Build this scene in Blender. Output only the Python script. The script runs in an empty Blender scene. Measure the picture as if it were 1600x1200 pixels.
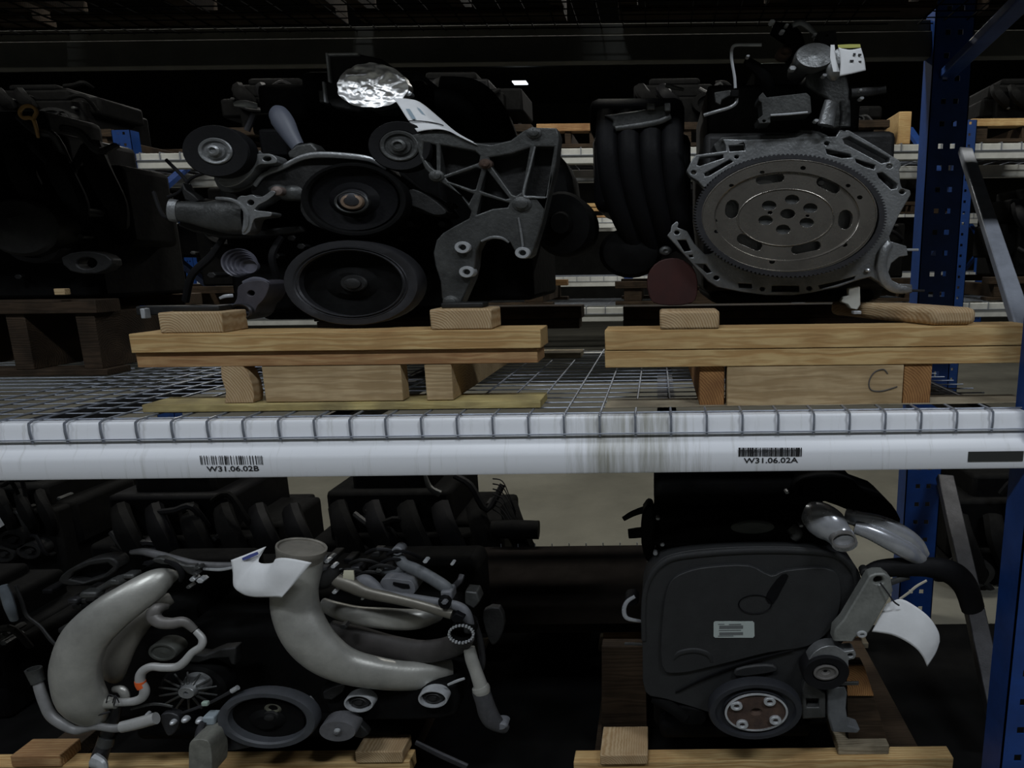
import bpy, bmesh, math, random
from mathutils import Vector, Matrix, noise
from mathutils.geometry import delaunay_2d_cdt
random.seed(7)
scene = bpy.context.scene
COL = scene.collection

# ---------------------------------------------------------------- camera
F, OX, PITCH, ROLL = 1000.0, 1030.0, 0.1878, -0.012
CAMZ = 1.5
cd = bpy.data.cameras.new('camera'); cam = bpy.data.objects.new('camera', cd); COL.objects.link(cam)
cd.sensor_width = 36.0; cd.lens = 36.0 * F / 1600.0
cd.shift_x = -(OX - 800.0) / 1600.0
cd.clip_start = 0.05; cd.clip_end = 200
RM = Matrix.Rotation(math.pi / 2 - PITCH, 3, 'X') @ Matrix.Rotation(ROLL, 3, 'Z')
cam.matrix_world = Matrix.Translation((0, 0, CAMZ)) @ RM.to_4x4()
scene.camera = cam

# ---------------------------------------------------------------- world, lamps, exposure
world = bpy.data.worlds.new('dim_warehouse'); scene.world = world; world.use_nodes = True
world.node_tree.nodes['Background'].inputs['Color'].default_value = (0.75, 0.85, 1.0, 1)
world.node_tree.nodes['Background'].inputs['Strength'].default_value = 0.002
scene.view_settings.view_transform = 'Standard'
scene.view_settings.look = 'None'
scene.view_settings.gamma = 1.0
scene.view_settings.exposure = -0.15
scene.view_settings.use_curve_mapping = False
scene.cycles.max_bounces = 6; scene.cycles.diffuse_bounces = 3; scene.cycles.glossy_bounces = 3
def lamp(x, y, z, sx, sy, watts, col=(1, 0.97, 0.93)):
    l = bpy.data.lights.new('aisle_lamp', 'AREA'); l.shape = 'RECTANGLE'; l.size = sx; l.size_y = sy
    l.energy = watts; l.color = col
    o = bpy.data.objects.new('aisle_lamp', l); COL.objects.link(o); o.location = (x, y, z)
    return o
COOL = (0.87, 0.93, 1.0)
LAMP_Y, LAMP_Z = -1.5, 5.2
for lx, w in ((-5.0, 70), (-1.2, 100), (2.6, 116)):
    lamp(lx, LAMP_Y, LAMP_Z, 1.5, 0.35, w, COOL)          # lamps over the aisle the photographer stands in
for lx, w in ((-4.5, 75), (-0.8, 105), (3.0, 75)):
    lamp(lx, 3.15, LAMP_Z, 1.5, 0.35, w, (1, 0.98, 0.9))   # next aisle
for lx, w in ((-5, 120), (1, 120)):
    lamp(lx, 8.2, LAMP_Z, 1.5, 0.35, w, (1, 0.98, 0.92))   # aisle after that

# ---------------------------------------------------------------- pixel -> place
DEPTH = 0.0
def P(px, py, Y):
    Y = Y + DEPTH
    d = RM @ Vector(((px - OX) / F, (600.0 - py) / F, -1.0))
    t = Y / d.y
    return Vector((d.x * t, Y, CAMZ + d.z * t))
def size(px, py, Y):                     # metres per pixel there
    return (P(px + 1, py, Y) - P(px, py, Y)).length

# ---------------------------------------------------------------- materials
MATS = {}
def mat(name, col, rough=0.5, metal=0.0, var=0.0, scale=20.0, bump=0.0, bscale=120.0, col2=None, spec=0.5, stretch=None):
    if name in MATS: return MATS[name]
    m = bpy.data.materials.new(name); m.use_nodes = True; nt = m.node_tree
    b = nt.nodes['Principled BSDF']
    b.inputs['Roughness'].default_value = rough; b.inputs['Metallic'].default_value = metal
    b.inputs['Specular IOR Level'].default_value = spec
    b.inputs['Base Color'].default_value = (*col, 1)
    tc = nt.nodes.new('ShaderNodeTexCoord'); src = tc.outputs['Object']
    if stretch:
        mp = nt.nodes.new('ShaderNodeMapping'); mp.inputs['Scale'].default_value = stretch
        nt.links.new(src, mp.inputs['Vector']); src = mp.outputs['Vector']
    if var or col2:
        n = nt.nodes.new('ShaderNodeTexNoise'); n.inputs['Scale'].default_value = scale; n.inputs['Detail'].default_value = 6
        n.inputs['Roughness'].default_value = 0.65
        nt.links.new(src, n.inputs['Vector'])
        r = nt.nodes.new('ShaderNodeValToRGB'); r.color_ramp.elements[0].position = 0.35; r.color_ramp.elements[1].position = 0.68
        c2 = col2 or tuple(c * (1 - var) for c in col)
        r.color_ramp.elements[0].color = (*c2, 1); r.color_ramp.elements[1].color = (*col, 1)
        nt.links.new(n.outputs['Fac'], r.inputs['Fac']); nt.links.new(r.outputs['Color'], b.inputs['Base Color'])
        mr = nt.nodes.new('ShaderNodeMapRange'); mr.inputs['To Min'].default_value = min(1, rough + .15); mr.inputs['To Max'].default_value = max(.05, rough - .08)
        nt.links.new(n.outputs['Fac'], mr.inputs['Value']); nt.links.new(mr.outputs['Result'], b.inputs['Roughness'])
    if bump:
        n2 = nt.nodes.new('ShaderNodeTexNoise'); n2.inputs['Scale'].default_value = bscale; n2.inputs['Detail'].default_value = 4
        nt.links.new(src, n2.inputs['Vector'])
        bp = nt.nodes.new('ShaderNodeBump'); bp.inputs['Strength'].default_value = bump; bp.inputs['Distance'].default_value = 0.002
        nt.links.new(n2.outputs['Fac'], bp.inputs['Height']); nt.links.new(bp.outputs['Normal'], b.inputs['Normal'])
    MATS[name] = m
    return m
def wood(name, light, dark, axis='X', rings=False, stain=None):
    if name in MATS: return MATS[name]
    m = bpy.data.materials.new(name); m.use_nodes = True; nt = m.node_tree; L = nt.links
    b = nt.nodes['Principled BSDF']; b.inputs['Roughness'].default_value = 0.75; b.inputs['Specular IOR Level'].default_value = 0.2
    tc = nt.nodes.new('ShaderNodeTexCoord'); mp = nt.nodes.new('ShaderNodeMapping')
    mp.inputs['Scale'].default_value = (1, 1, 1) if rings else ((0.12, 1, 1) if axis == 'X' else (1, 0.12, 1))
    mp.inputs['Location'].default_value = (.05, .07, .031)
    oi = nt.nodes.new('ShaderNodeObjectInfo'); vm = nt.nodes.new('ShaderNodeVectorMath'); vm.operation = 'MULTIPLY_ADD'
    cx = nt.nodes.new('ShaderNodeCombineXYZ'); L.new(oi.outputs['Random'], cx.inputs[0]); L.new(oi.outputs['Random'], cx.inputs[1]); L.new(oi.outputs['Random'], cx.inputs[2])
    vm.inputs[1].default_value = (.9, .5, .11) if not rings else (.04, 3.0, .03); L.new(cx.outputs[0], vm.inputs[0]); L.new(tc.outputs['Object'], vm.inputs[2])
    L.new(vm.outputs[0], mp.inputs['Vector'])
    w = nt.nodes.new('ShaderNodeTexWave'); w.wave_type = 'RINGS'
    w.rings_direction = 'Y' if (rings or axis == 'Y') else 'X'
    w.inputs['Scale'].default_value = 45 if not rings else 55
    w.inputs['Distortion'].default_value = 9 if not rings else 3; w.inputs['Detail'].default_value = 3; w.inputs['Detail Scale'].default_value = 1.2
    L.new(mp.outputs['Vector'], w.inputs['Vector'])
    n = nt.nodes.new('ShaderNodeTexNoise'); n.inputs['Scale'].default_value = 30; n.inputs['Detail'].default_value = 6
    L.new(mp.outputs['Vector'], n.inputs['Vector'])
    mx = nt.nodes.new('ShaderNodeMix'); mx.data_type = 'FLOAT'; mx.inputs[0].default_value = 0.6
    L.new(w.outputs['Fac'], mx.inputs[2]); L.new(n.outputs['Fac'], mx.inputs[3])
    r = nt.nodes.new('ShaderNodeValToRGB'); r.color_ramp.elements[0].position = .25; r.color_ramp.elements[1].position = .7
    r.color_ramp.elements[0].color = (*dark, 1); r.color_ramp.elements[1].color = (*light, 1)
    L.new(mx.outputs[0], r.inputs['Fac'])
    # big dirt and stain blotches
    n3 = nt.nodes.new('ShaderNodeTexNoise'); n3.inputs['Scale'].default_value = 9; n3.inputs['Detail'].default_value = 5
    L.new(vm.outputs[0], n3.inputs['Vector'])
    r3 = nt.nodes.new('ShaderNodeValToRGB'); r3.color_ramp.elements[0].position = .42; r3.color_ramp.elements[1].position = .75
    r3.color_ramp.elements[0].color = (0, 0, 0, 1); r3.color_ramp.elements[1].color = (1, 1, 1, 1)
    L.new(n3.outputs['Fac'], r3.inputs['Fac'])
    m2 = nt.nodes.new('ShaderNodeMix'); m2.data_type = 'RGBA'
    s = stain or tuple(c * .5 for c in dark)
    m2.inputs[7].default_value = (*s, 1)
    L.new(r3.outputs['Color'], m2.inputs[0]); L.new(r.outputs['Color'], m2.inputs[6])
    L.new(m2.outputs[2], b.inputs['Base Color'])
    bp = nt.nodes.new('ShaderNodeBump'); bp.inputs['Strength'].default_value = 0.35; bp.inputs['Distance'].default_value = 0.003
    L.new(mx.outputs[0], bp.inputs['Height']); L.new(bp.outputs['Normal'], b.inputs['Normal'])
    MATS[name] = m
    return m
ALU = mat('cast_aluminium', (.33, .34, .345), .36, .6, .45, 14, .5, 160)
ALU_DIRTY = mat('oily_aluminium', (.095, .098, .096), .42, .45, .6, 16, .5, 140)
ALU_DARK = mat('dark_castings', (.022, .022, .022), .55, .3, .6, 18, .5, 120)
STEEL = mat('machined_steel', (.33, .305, .27), .24, .8, .4, 10, .15, 200)
STEEL_DARK = mat('dull_steel', (.05, .05, .055), .45, .5, .4, 20, .2, 160)
BRIGHT = mat('bright_zinc', (.60, .62, .64), .3, .4, .3, 30)
BLACK = mat('black_plastic', (.005, .005, .006), .55, 0, .4, 25, .25, 150, spec=.12)
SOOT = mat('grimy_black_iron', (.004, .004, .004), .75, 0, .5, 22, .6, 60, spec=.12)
RUBBER = mat('black_rubber', (.007, .007, .008), .65, 0, .3, 30, .2, 200, spec=.2)
GREYPL = mat('grey_plastic', (.16, .165, .18), .55, 0, .25, 30)
COVER = mat('charcoal_timing_cover', (.021, .022, .023), .55, 0, .3, 18, .3, 220)
RUST = mat('rusty_iron', (.085, .05, .034), .8, .1, .5, 30, .5, 120, col2=(.04, .025, .02))
PIPE = mat('satin_intake_pipe', (.54, .535, .495), .36, .45, .40, 7, .15, 160)
SILVER = mat('polished_exhaust_steel', (.58, .60, .64), .22, .6, .3, 14, .15, 40)
PAPER = mat('white_paper', (.82, .83, .84), .7, 0, .06, 40, .1, 90, spec=.2)
PRINT = mat('grey_blue_print', (.28, .36, .42), .8)
INK = mat('black_ink', (.01, .01, .012), .7)
INKBLUE = mat('blue_ink', (.05, .07, .25), .7)
FOIL = mat('crinkled_foil', (.88, .88, .87), .4, 1.0, 0, 10, .4, 40)
ORANGE = mat('orange_tape', (.75, .12, .02), .6)
YELLOWTAPE = mat('yellow_green_tape', (.45, .45, .10), .6)
MUSTARD = mat('mustard_dipstick', (.30, .17, .05), .6)
BLUE = mat('blue_rack_paint', (.010, .052, .23), .42, .0, .35, 9, .15, 60)
BLUEL = mat('scuffed_blue_paint', (.55, .62, .9), .4, 0, .3, 12)
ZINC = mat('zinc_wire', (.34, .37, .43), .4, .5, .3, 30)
DARKBEAM = mat('olive_grey_beam', (.10, .10, .085), .7, 0, .3, 6)  # darker olive grey than the other beams
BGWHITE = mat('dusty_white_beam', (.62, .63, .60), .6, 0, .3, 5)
CONCRETE = mat('concrete_floor', (.17, .165, .135), .7, 0, .35, 1.6, .3, 60)
ROOFM = mat('dark_roof_sheet', (.05, .05, .045), .7, 0, .3, 3)
REDP = mat('faded_red_plastic', (.045, .007, .005), .6, 0, .4, 15)
W1 = wood('fresh_pine', (.60, .43, .205), (.43, .26, .105), stain=(.40, .24, .10))
W2 = wood('reddish_pine', (.47, .30, .145), (.32, .17, .075), stain=(.25, .13, .06))
W3 = wood('pale_pine', (.52, .39, .225), (.36, .25, .13), stain=(.30, .21, .11))
WE = wood('pine_end_grain', (.54, .41, .25), (.35, .225, .11), rings=True, stain=(.36, .24, .13))
WEB = wood('brown_end_grain', (.40, .21, .08), (.22, .10, .035), rings=True, stain=(.15, .07, .03))
WG = wood('weathered_grey_board', (.36, .31, .22), (.22, .18, .12), stain=(.10, .085, .06))
WD = wood('shaded_brown_board', (.055, .036, .022), (.03, .02, .012))  # brown wood, darkened for boards that stand in shade
WY = wood('yellowish_board', (.55, .45, .20), (.36, .28, .11), stain=(.20, .16, .08))
# white beam paint with dirt
def beam_paint(xc):
    m = mat('white_beam_paint', (.84, .86, .90), .38, 0, 0)
    nt = m.node_tree; L = nt.links; b = nt.nodes['Principled BSDF']
    tc = nt.nodes.new('ShaderNodeTexCoord'); mp = nt.nodes.new('ShaderNodeMapping'); mp.inputs['Scale'].default_value = (26, 2.0, 1.6)
    L.new(tc.outputs['Object'], mp.inputs['Vector'])
    n = nt.nodes.new('ShaderNodeTexNoise'); n.inputs['Scale'].default_value = 1.6; n.inputs['Detail'].default_value = 7; n.inputs['Roughness'].default_value = .7
    L.new(mp.outputs['Vector'], n.inputs['Vector'])
    # oily runs in the middle of the beam (a stain with its own shape)
    sx = nt.nodes.new('ShaderNodeSeparateXYZ'); L.new(tc.outputs['Object'], sx.inputs[0])
    xm = P(985, 690, 1.35).x - xc
    d = nt.nodes.new('ShaderNodeMath'); d.operation = 'SUBTRACT'; d.inputs[1].default_value = xm; L.new(sx.outputs['X'], d.inputs[0])
    a = nt.nodes.new('ShaderNodeMath'); a.operation = 'ABSOLUTE'; L.new(d.outputs[0], a.inputs[0])
    mr = nt.nodes.new('ShaderNodeMapRange'); mr.inputs['From Min'].default_value = .18; mr.inputs['From Max'].default_value = .06
    mr.inputs['To Min'].default_value = .04; mr.inputs['To Max'].default_value = .28
    L.new(a.outputs[0], mr.inputs['Value'])
    ad = nt.nodes.new('ShaderNodeMath'); ad.operation = 'ADD'; L.new(n.outputs['Fac'], ad.inputs[0]); L.new(mr.outputs['Result'], ad.inputs[1])
    r = nt.nodes.new('ShaderNodeValToRGB'); r.color_ramp.elements[0].position = .60; r.color_ramp.elements[1].position = 1.0
    r.color_ramp.elements[0].color = (.84, .86, .90, 1); r.color_ramp.elements[1].color = (.22, .21, .14, 1)
    L.new(ad.outputs[0], r.inputs['Fac']); L.new(r.outputs['Color'], b.inputs['Base Color'])
    return m

# ---------------------------------------------------------------- geometry builders -> (verts, faces)
def join(*gs):
    V, Fa = [], []
    for v, f in gs:
        k = len(V); V += list(v); Fa += [tuple(i + k for i in q) for q in f]
    return V, Fa
def wbox(x0, x1, y0, y1, z0, z1):
    v = [Vector((x, y, z)) for x in (x0, x1) for y in (y0, y1) for z in (z0, z1)]
    return v, [(0, 1, 3, 2), (4, 6, 7, 5), (0, 4, 5, 1), (2, 3, 7, 6), (0, 2, 6, 4), (1, 5, 7, 3)]
def bx(x0, y0, x1, y1, Y0, Y1):          # box whose front face covers that pixel rectangle at depth Y0
    a, b, c, d = P(x0, y0, Y0), P(x1, y0, Y0), P(x0, y1, Y0), P(x1, y1, Y0)
    return wbox((a.x + c.x) / 2, (b.x + d.x) / 2, Y0 + DEPTH, Y1 + DEPTH, (c.z + d.z) / 2, (a.z + b.z) / 2)
def crom(pts, n=6, closed=False):
    pts = [Vector(p) for p in pts]; out = []; N = len(pts)
    rng = range(N if closed else N - 1)
    for i in rng:
        g = (lambda j: pts[j % N]) if closed else (lambda j: pts[max(0, min(N - 1, j))])
        p0, p1, p2, p3 = g(i - 1), g(i), g(i + 1), g(i + 2)
        for k in range(n):
            t = k / n
            out.append(0.5 * ((2 * p1) + (p2 - p0) * t + (2 * p0 - 5 * p1 + 4 * p2 - p3) * t * t + (3 * p1 - p0 - 3 * p2 + p3) * t ** 3))
    if not closed: out.append(pts[-1])
    return out
def inside(p, poly):
    c = False; n = len(poly)
    for i in range(n):
        a, b = poly[i], poly[i - 1]
        if (a[1] > p[1]) != (b[1] > p[1]) and p[0] < (b[0] - a[0]) * (p[1] - a[1]) / (b[1] - a[1]) + a[0]: c = not c
    return c
def ell(cx, cy, rx, ry, n=14, a0=0.0):
    return [(cx + rx * math.cos(a0 + 2 * math.pi * i / n), cy + ry * math.sin(a0 + 2 * math.pi * i / n)) for i in range(n)]
def plate(outline, Y0, Y1, holes=(), smooth=0, bulge=None):
    """traced plate with holes, front at Y0, back at Y1 (outline in pixels at depth Y0)"""
    if smooth: outline = [tuple(p) for p in crom([(x, y, 0) for x, y in outline], smooth, True)]
    outline = [(p[0], p[1]) for p in outline]
    loops = [outline] + [list(h) for h in holes]
    vs, es = [], []
    for lp in loops:
        k = len(vs); n = len(lp)
        vs += [Vector((p[0], p[1])) for p in lp]; es += [(k + i, k + (i + 1) % n) for i in range(n)]
    r = delaunay_2d_cdt(vs, es, [], 0, 1e-4)
    v2, tris, orig = r[0], r[2], r[3]
    keep = []
    for t in tris:
        c = sum((v2[i] for i in t), Vector((0, 0))) / 3
        if inside(c, outline) and not any(inside(c, h) for h in loops[1:]): keep.append(tuple(t))
    n = len(v2)
    off = Y1 - Y0
    front = [P(p.x, p.y, Y0) for p in v2]
    if bulge: front = [q + Vector((0, bulge(p.x, p.y), 0)) for p, q in zip(v2, front)]
    back = [Vector((q.x, Y1 + DEPTH, q.z)) for q in front]
    faces = []; cnt = {}
    for t in keep:
        faces.append(t); faces.append(tuple(reversed([i + n for i in t])))
        for i in range(3):
            e = (t[i], t[(i + 1) % 3]); cnt[e] = 1
    for (a, b) in cnt:
        if (b, a) not in cnt: faces.append((b, a, a + n, b + n))
    return front + back, faces
def lathe(cx, cy, Y, rx, ry, prof, seg=40, tilt=0.0, cap0=False, cap1=True):
    """round part facing the aisle: profile of (fraction of radius, metres behind Y), from rim to centre; tilt turns it about the vertical"""
    c = P(cx, cy, Y); ax = abs(P(cx + rx, cy, Y).x - P(cx - rx, cy, Y).x) / 2; az = abs(P(cx, cy - ry, Y).z - P(cx, cy + ry, Y).z) / 2
    V, Fa = [], []
    for k, d in prof:
        for i in range(seg):
            a = 2 * math.pi * i / seg
            V.append(Vector((c.x + ax * k * math.cos(a), c.y + d + tilt * ax * k * math.cos(a), c.z + az * k * math.sin(a))))
    for j in range(len(prof) - 1):
        for i in range(seg):
            i2 = (i + 1) % seg
            Fa.append((j * seg + i, (j + 1) * seg + i, (j + 1) * seg + i2, j * seg + i2))
    if cap1: Fa.append(tuple((len(prof) - 1) * seg + i for i in range(seg)))
    if cap0: Fa.append(tuple(i for i in reversed(range(seg))))
    return V, Fa
def tube(path, seg=14, n=6, dk=0.75, hollow=0.0, caps=True, squash=None):
    """swept pipe: points (px, py, Y, radius_px); dk = depth radius / in-picture radius"""
    pts = crom([Vector((*P(p[0], p[1], p[2]), )).to_4d() for p in path], 1) if False else None
    W = []
    for p in path:
        w = P(p[0], p[1], p[2]); W.append(Vector((w.x, w.y, w.z, p[3] * size(p[0], p[1], p[2]))))
    # catmull-rom in 4d
    out = []; N = len(W)
    for i in range(N - 1):
        p0, p1, p2, p3 = W[max(0, i - 1)], W[i], W[i + 1], W[min(N - 1, i + 2)]
        for k in range(n):
            t = k / n
            out.append(0.5 * ((2 * p1) + (p2 - p0) * t + (2 * p0 - 5 * p1 + 4 * p2 - p3) * t * t + (3 * p1 - p0 - 3 * p2 + p3) * t ** 3))
    out.append(W[-1])
    C = [Vector(o[:3]) for o in out]; R = [max(o[3], 1e-4) for o in out]
    V, Fa = [], []; prev = None; frames = []
    for i in range(len(C)):
        T = (C[min(i + 1, len(C) - 1)] - C[max(i - 1, 0)])
        if T.length < 1e-9: T = Vector((1, 0, 0))
        T.normalize()
        nn = T.cross(Vector((0, 1, 0)))
        if nn.length < 0.35:
            nn = (prev - T * prev.dot(T)) if prev is not None else Vector((1, 0, 0)) - T * T.x
        nn.normalize()
        if prev is not None and nn.dot(prev) < 0: nn = -nn
        prev = nn; b = nn.cross(T); frames.append((T, nn, b))
    def ring(i, s, sh=0.0):
        T, nn, b = frames[i]
        return [C[i] + T * sh + nn * (R[i] * s * math.cos(2 * math.pi * k / seg)) + b * (R[i] * s * dk * math.sin(2 * math.pi * k / seg)) for k in range(seg)]
    rings = [ring(i, 1.0) for i in range(len(C))]
    if hollow:
        m = len(C) - 1
        rings.append(ring(m, hollow)); 
        for q in range(1, 4): rings.append(ring(max(0, m - q * 2), hollow * .97))
    for r_ in rings: V += r_
    for j in range(len(rings) - 1):
        for k in range(seg):
            k2 = (k + 1) % seg
            Fa.append((j * seg + k, j * seg + k2, (j + 1) * seg + k2, (j + 1) * seg + k))
    if caps:
        Fa.append(tuple(reversed(range(seg)))); Fa.append(tuple((len(rings) - 1) * seg + k for k in range(seg)))
    return V, Fa
def rod(a, b, r, seg=8):                  # straight world-space rod
    a, b = Vector(a), Vector(b); T = (b - a).normalized()
    u = T.orthogonal().normalized(); w = T.cross(u); V, Fa = [], []
    for c in (a, b): V += [c + u * r * math.cos(2 * math.pi * k / seg) + w * r * math.sin(2 * math.pi * k / seg) for k in range(seg)]
    for k in range(seg): k2 = (k + 1) % seg; Fa.append((k, k2, seg + k2, seg + k))
    Fa.append(tuple(reversed(range(seg)))); Fa.append(tuple(seg + k for k in range(seg)))
    return V, Fa
def wrod(pts, r, seg=6):                  # world-space polyline wire
    return join(*[rod(pts[i], pts[i + 1], r, seg) for i in range(len(pts) - 1)])
def hexbolt(cx, cy, Y, r, h=0.008):
    return lathe(cx, cy, Y, r, r / 1.5, [(1, h), (1, 0.001), (.85, 0), (.0, 0)], 6, cap1=False)
def strap(path, thick=0.002):             # sheet of paper/metal: list of (px,py,Y) pairs (left, right) rows
    V, Fa = [], []
    for a, b in path: V += [P(*a), P(*b)]
    n = len(path); m = len(V)
    V += [v + Vector((0, thick, 0)) for v in V]
    for i in range(n - 1):
        q = (2 * i, 2 * i + 1, 2 * i + 3, 2 * i + 2); Fa.append(q); Fa.append(tuple(reversed([j + m for j in q])))
        Fa.append((2 * i + 2, 2 * i, 2 * i + m, 2 * i + 2 + m)); Fa.append((2 * i + 1, 2 * i + 3, 2 * i + 3 + m, 2 * i + 1 + m))
    Fa.append((0, 1, 1 + m, m)); e = 2 * (n - 1); Fa.append((e + 1, e, e + m, e + 1 + m))
    return V, Fa
def sheet(rows, thick=0.0012, sub=5):     # curved paper: grid of (px,py,Y) control rows, smoothed both ways
    g = [crom([P(*p) for p in r], sub) for r in rows]
    m = len(g[0]); cols = [crom([g[i][j] for i in range(len(g))], sub) for j in range(m)]
    n = len(cols[0]); V = [cols[j][i] for i in range(n) for j in range(m)]; Fa = []
    for i in range(n - 1):
        for j in range(m - 1): Fa.append((i * m + j, i * m + j + 1, (i + 1) * m + j + 1, (i + 1) * m + j))
    return V, Fa

# ---------------------------------------------------------------- scene objects
def put(name, geo, material, parent=None, smooth=35, bevel=0.0, label=None, cat=None, group=None, kind=None, solid=0.0):
    me = bpy.data.meshes.new(name)
    org = parent.matrix_basis.translation if (parent is not None and parent.type == 'EMPTY') else Vector((0, 0, 0))
    # every mesh keeps its own origin at its centre
    vs = [Vector(v) for v in geo[0]]
    lo = Vector([min(v[i] for v in vs) for i in range(3)]); hi = Vector([max(v[i] for v in vs) for i in range(3)])
    c = (lo + hi) / 2
    if cat and not parent: c.z = lo.z
    me.from_pydata([v - c for v in vs], [], geo[1])
    bm = bmesh.new(); bm.from_mesh(me); bmesh.ops.recalc_face_normals(bm, faces=bm.faces); bm.to_mesh(me); bm.free()
    me.materials.append(material)
    o = bpy.data.objects.new(name, me); COL.objects.link(o)
    if smooth:
        me.polygons.foreach_set('use_smooth', [True] * len(me.polygons)); me.set_sharp_from_angle(angle=math.radians(smooth))
    if bevel:
        b = o.modifiers.new('bevel', 'BEVEL'); b.width = bevel; b.segments = 2; b.limit_method = 'ANGLE'; b.angle_limit = math.radians(40)
    if solid:
        s = o.modifiers.new('thickness', 'SOLIDIFY'); s.thickness = solid; s.offset = 0
    o['wpos'] = tuple(c)
    if parent is not None:
        o.parent = parent; o.location = c - Vector(parent['wpos'])
    else: o.location = c
    if label: o['label'] = label
    if cat: o['category'] = cat
    if group: o['group'] = group
    if kind: o['kind'] = kind
    return o
def thing(name, loc, label, cat, group=None, kind=None):
    o = bpy.data.objects.new(name, None); COL.objects.link(o); o.location = loc; o['wpos'] = tuple(loc)
    o.empty_display_size = .05
    o['label'] = label
    if cat: o['category'] = cat
    if group: o['group'] = group
    if kind: o['kind'] = kind
    return o
def copy_tree(o, off, parent=None, label=None):
    c = o.copy(); COL.objects.link(c); c.parent = parent
    if parent is None: c.location = Vector(o.location) + Vector(off)
    if label: c['label'] = label
    c['wpos'] = tuple(Vector(o['wpos']) + Vector(off))
    for ch in [q for q in ALL_CHILDREN(o)]: copy_tree(ch, off, c)
    return c
def ALL_CHILDREN(o): return [q for q in bpy.data.objects if q.parent is o]
def text_geo(s, x0, y0, x1, y1, Y, bold=True):   # lettering that fills that pixel rectangle at depth Y
    c = bpy.data.curves.new('lettering', 'FONT'); c.body = s; c.fill_mode = 'FRONT'; c.resolution_u = 3
    if bold: c.offset = 0.016
    o = bpy.data.objects.new('lettering', c); COL.objects.link(o)
    dg = bpy.context.evaluated_depsgraph_get(); me = bpy.data.meshes.new_from_object(o.evaluated_get(dg))
    xs = [v.co.x for v in me.vertices]; ys = [v.co.y for v in me.vertices]
    a, b = P(x0, y0, Y), P(x1, y1, Y); mx, my = max(xs) - min(xs), max(ys) - min(ys)
    V = [Vector((a.x + (v.co.x - min(xs)) / mx * (b.x - a.x), Y, b.z + (v.co.y - min(ys)) / my * (a.z - b.z))) for v in me.vertices]
    Fa = [tuple(p.vertices) for p in me.polygons]
    bpy.data.objects.remove(o); bpy.data.curves.remove(c); bpy.data.meshes.remove(me)
    return V, Fa
# ================================================================ the building
ZF = 0.03                                    # floor level; the photographer's eye is 1.47 m above it
def plane(x0, x1, y0, y1, z, t=0.1): return wbox(x0, x1, y0, y1, z - t, z)
put('floor', plane(-22, 22, -4, 24, ZF), CONCRETE, kind='structure', smooth=0)
roof = put('ceiling', plane(-22, 22, -4, 24, 7.1), ROOFM, kind='structure', smooth=0)
for i, y in enumerate((3.1, 6.0, 9.0, 12.0, 15.0, 18.0)):
    put('roof_beam', wbox(-22, 22, y, y + .16, 6.6, 6.99), ROOFM, roof, smooth=0)
put('wall_back', wbox(-22, 22, 23.8, 24, ZF, 7), ROOFM, kind='structure', smooth=0)
put('wall_left', wbox(-22.2, -22, -4, 24, ZF, 7), ROOFM, kind='structure', smooth=0)
put('wall_right', wbox(22, 22.2, -4, 24, ZF, 7), ROOFM, kind='structure', smooth=0)
put('wall_front', wbox(-22, 22, -4.2, -4, ZF, 7), ROOFM, kind='structure', smooth=0)
SKY = bpy.data.materials.new('daylit_skylight'); SKY.use_nodes = True
SKY.node_tree.nodes['Principled BSDF'].inputs['Emission Color'].default_value = (.85, .93, 1, 1)
SKY.node_tree.nodes['Principled BSDF'].inputs['Emission Strength'].default_value = 1.6
def on_z(px, py, z):
    d = RM @ Vector(((px - OX) / F, (600.0 - py) / F, -1.0)); t = (z - CAMZ) / d.z
    return Vector((d.x * t, d.y * t, z))
for i, (x0, y0, x1, y1) in enumerate(((846, -14, 880, 17), (1402, 8, 1416, 14), (800, 120, 816, 128))):
    z = 6.96 if y0 < 100 else 6.2
    a, b = on_z(x0, y1, z), on_z(x1, y0, z)
    w = put('window_%d' % (i + 1), wbox(a.x, b.x, a.y, max(b.y, a.y + .3), z, z + .03), SKY, kind='structure', smooth=0)
    mx = (a.x + b.x) / 2; yy = max(b.y, a.y + .3)
    if i == 0:
        put('glazing_bar', wbox(a.x + .10, a.x + .17, a.y, yy, z - .04, z), ROOFM, w, smooth=0)
        put('glazing_bar', wbox(a.x, b.x, a.y + (yy - a.y) * .36, a.y + (yy - a.y) * .40, z - .04, z), ROOFM, w, smooth=0)

# ================================================================ pallet racks
YF, YR = 1.35, 2.42
ZD = P(800, 656, YF).z                       # deck of the shelf in the middle of the picture
ZU = P(700, 62, YR).z                        # deck of the shelf overhead
XL = P(-330, 300, YR).x
XR0 = P(1579, 1000, YF).x; XR1 = XR0 + .11    # front post of the frame on the right
XB0, XB1 = P(1441, 300, YR).x, P(1500, 300, YR).x
rack = thing('pallet_rack', (0, YR, 0), 'white step beam and blue post rack holding the four nearest engines', 'rack')
bxc = (XL + XR0 - .002) / 2
BEAM = beam_paint(bxc)
def zz(py): return P(800, py, YF).z
def beam_prof(x0, x1, prof):
    V, Fa = [], []
    for x in (x0, x1): V += [Vector((x, y, z)) for y, z in prof]
    n = len(prof)
    for i in range(n): j = (i + 1) % n; Fa.append((i, j, n + j, n + i))
    Fa.append(tuple(reversed(range(n)))); Fa.append(tuple(n + i for i in range(n)))
    return V, Fa
z0, z1, z2, z3 = zz(741), zz(708), zz(698), zz(656)
prof = [(YF, z0), (YF - .002, z0 + .004), (YF - .002, z1 - .008), (YF, z1), (YF + .012, z2), (YF + .016, z2 + .006), (YF + .016, z3 - .022), (YF + .019, z3 - .016), (YF + .019, z3 - .006), (YF + .024, z3),
        (YF + .065, z3), (YF + .065, z0)]
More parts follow.
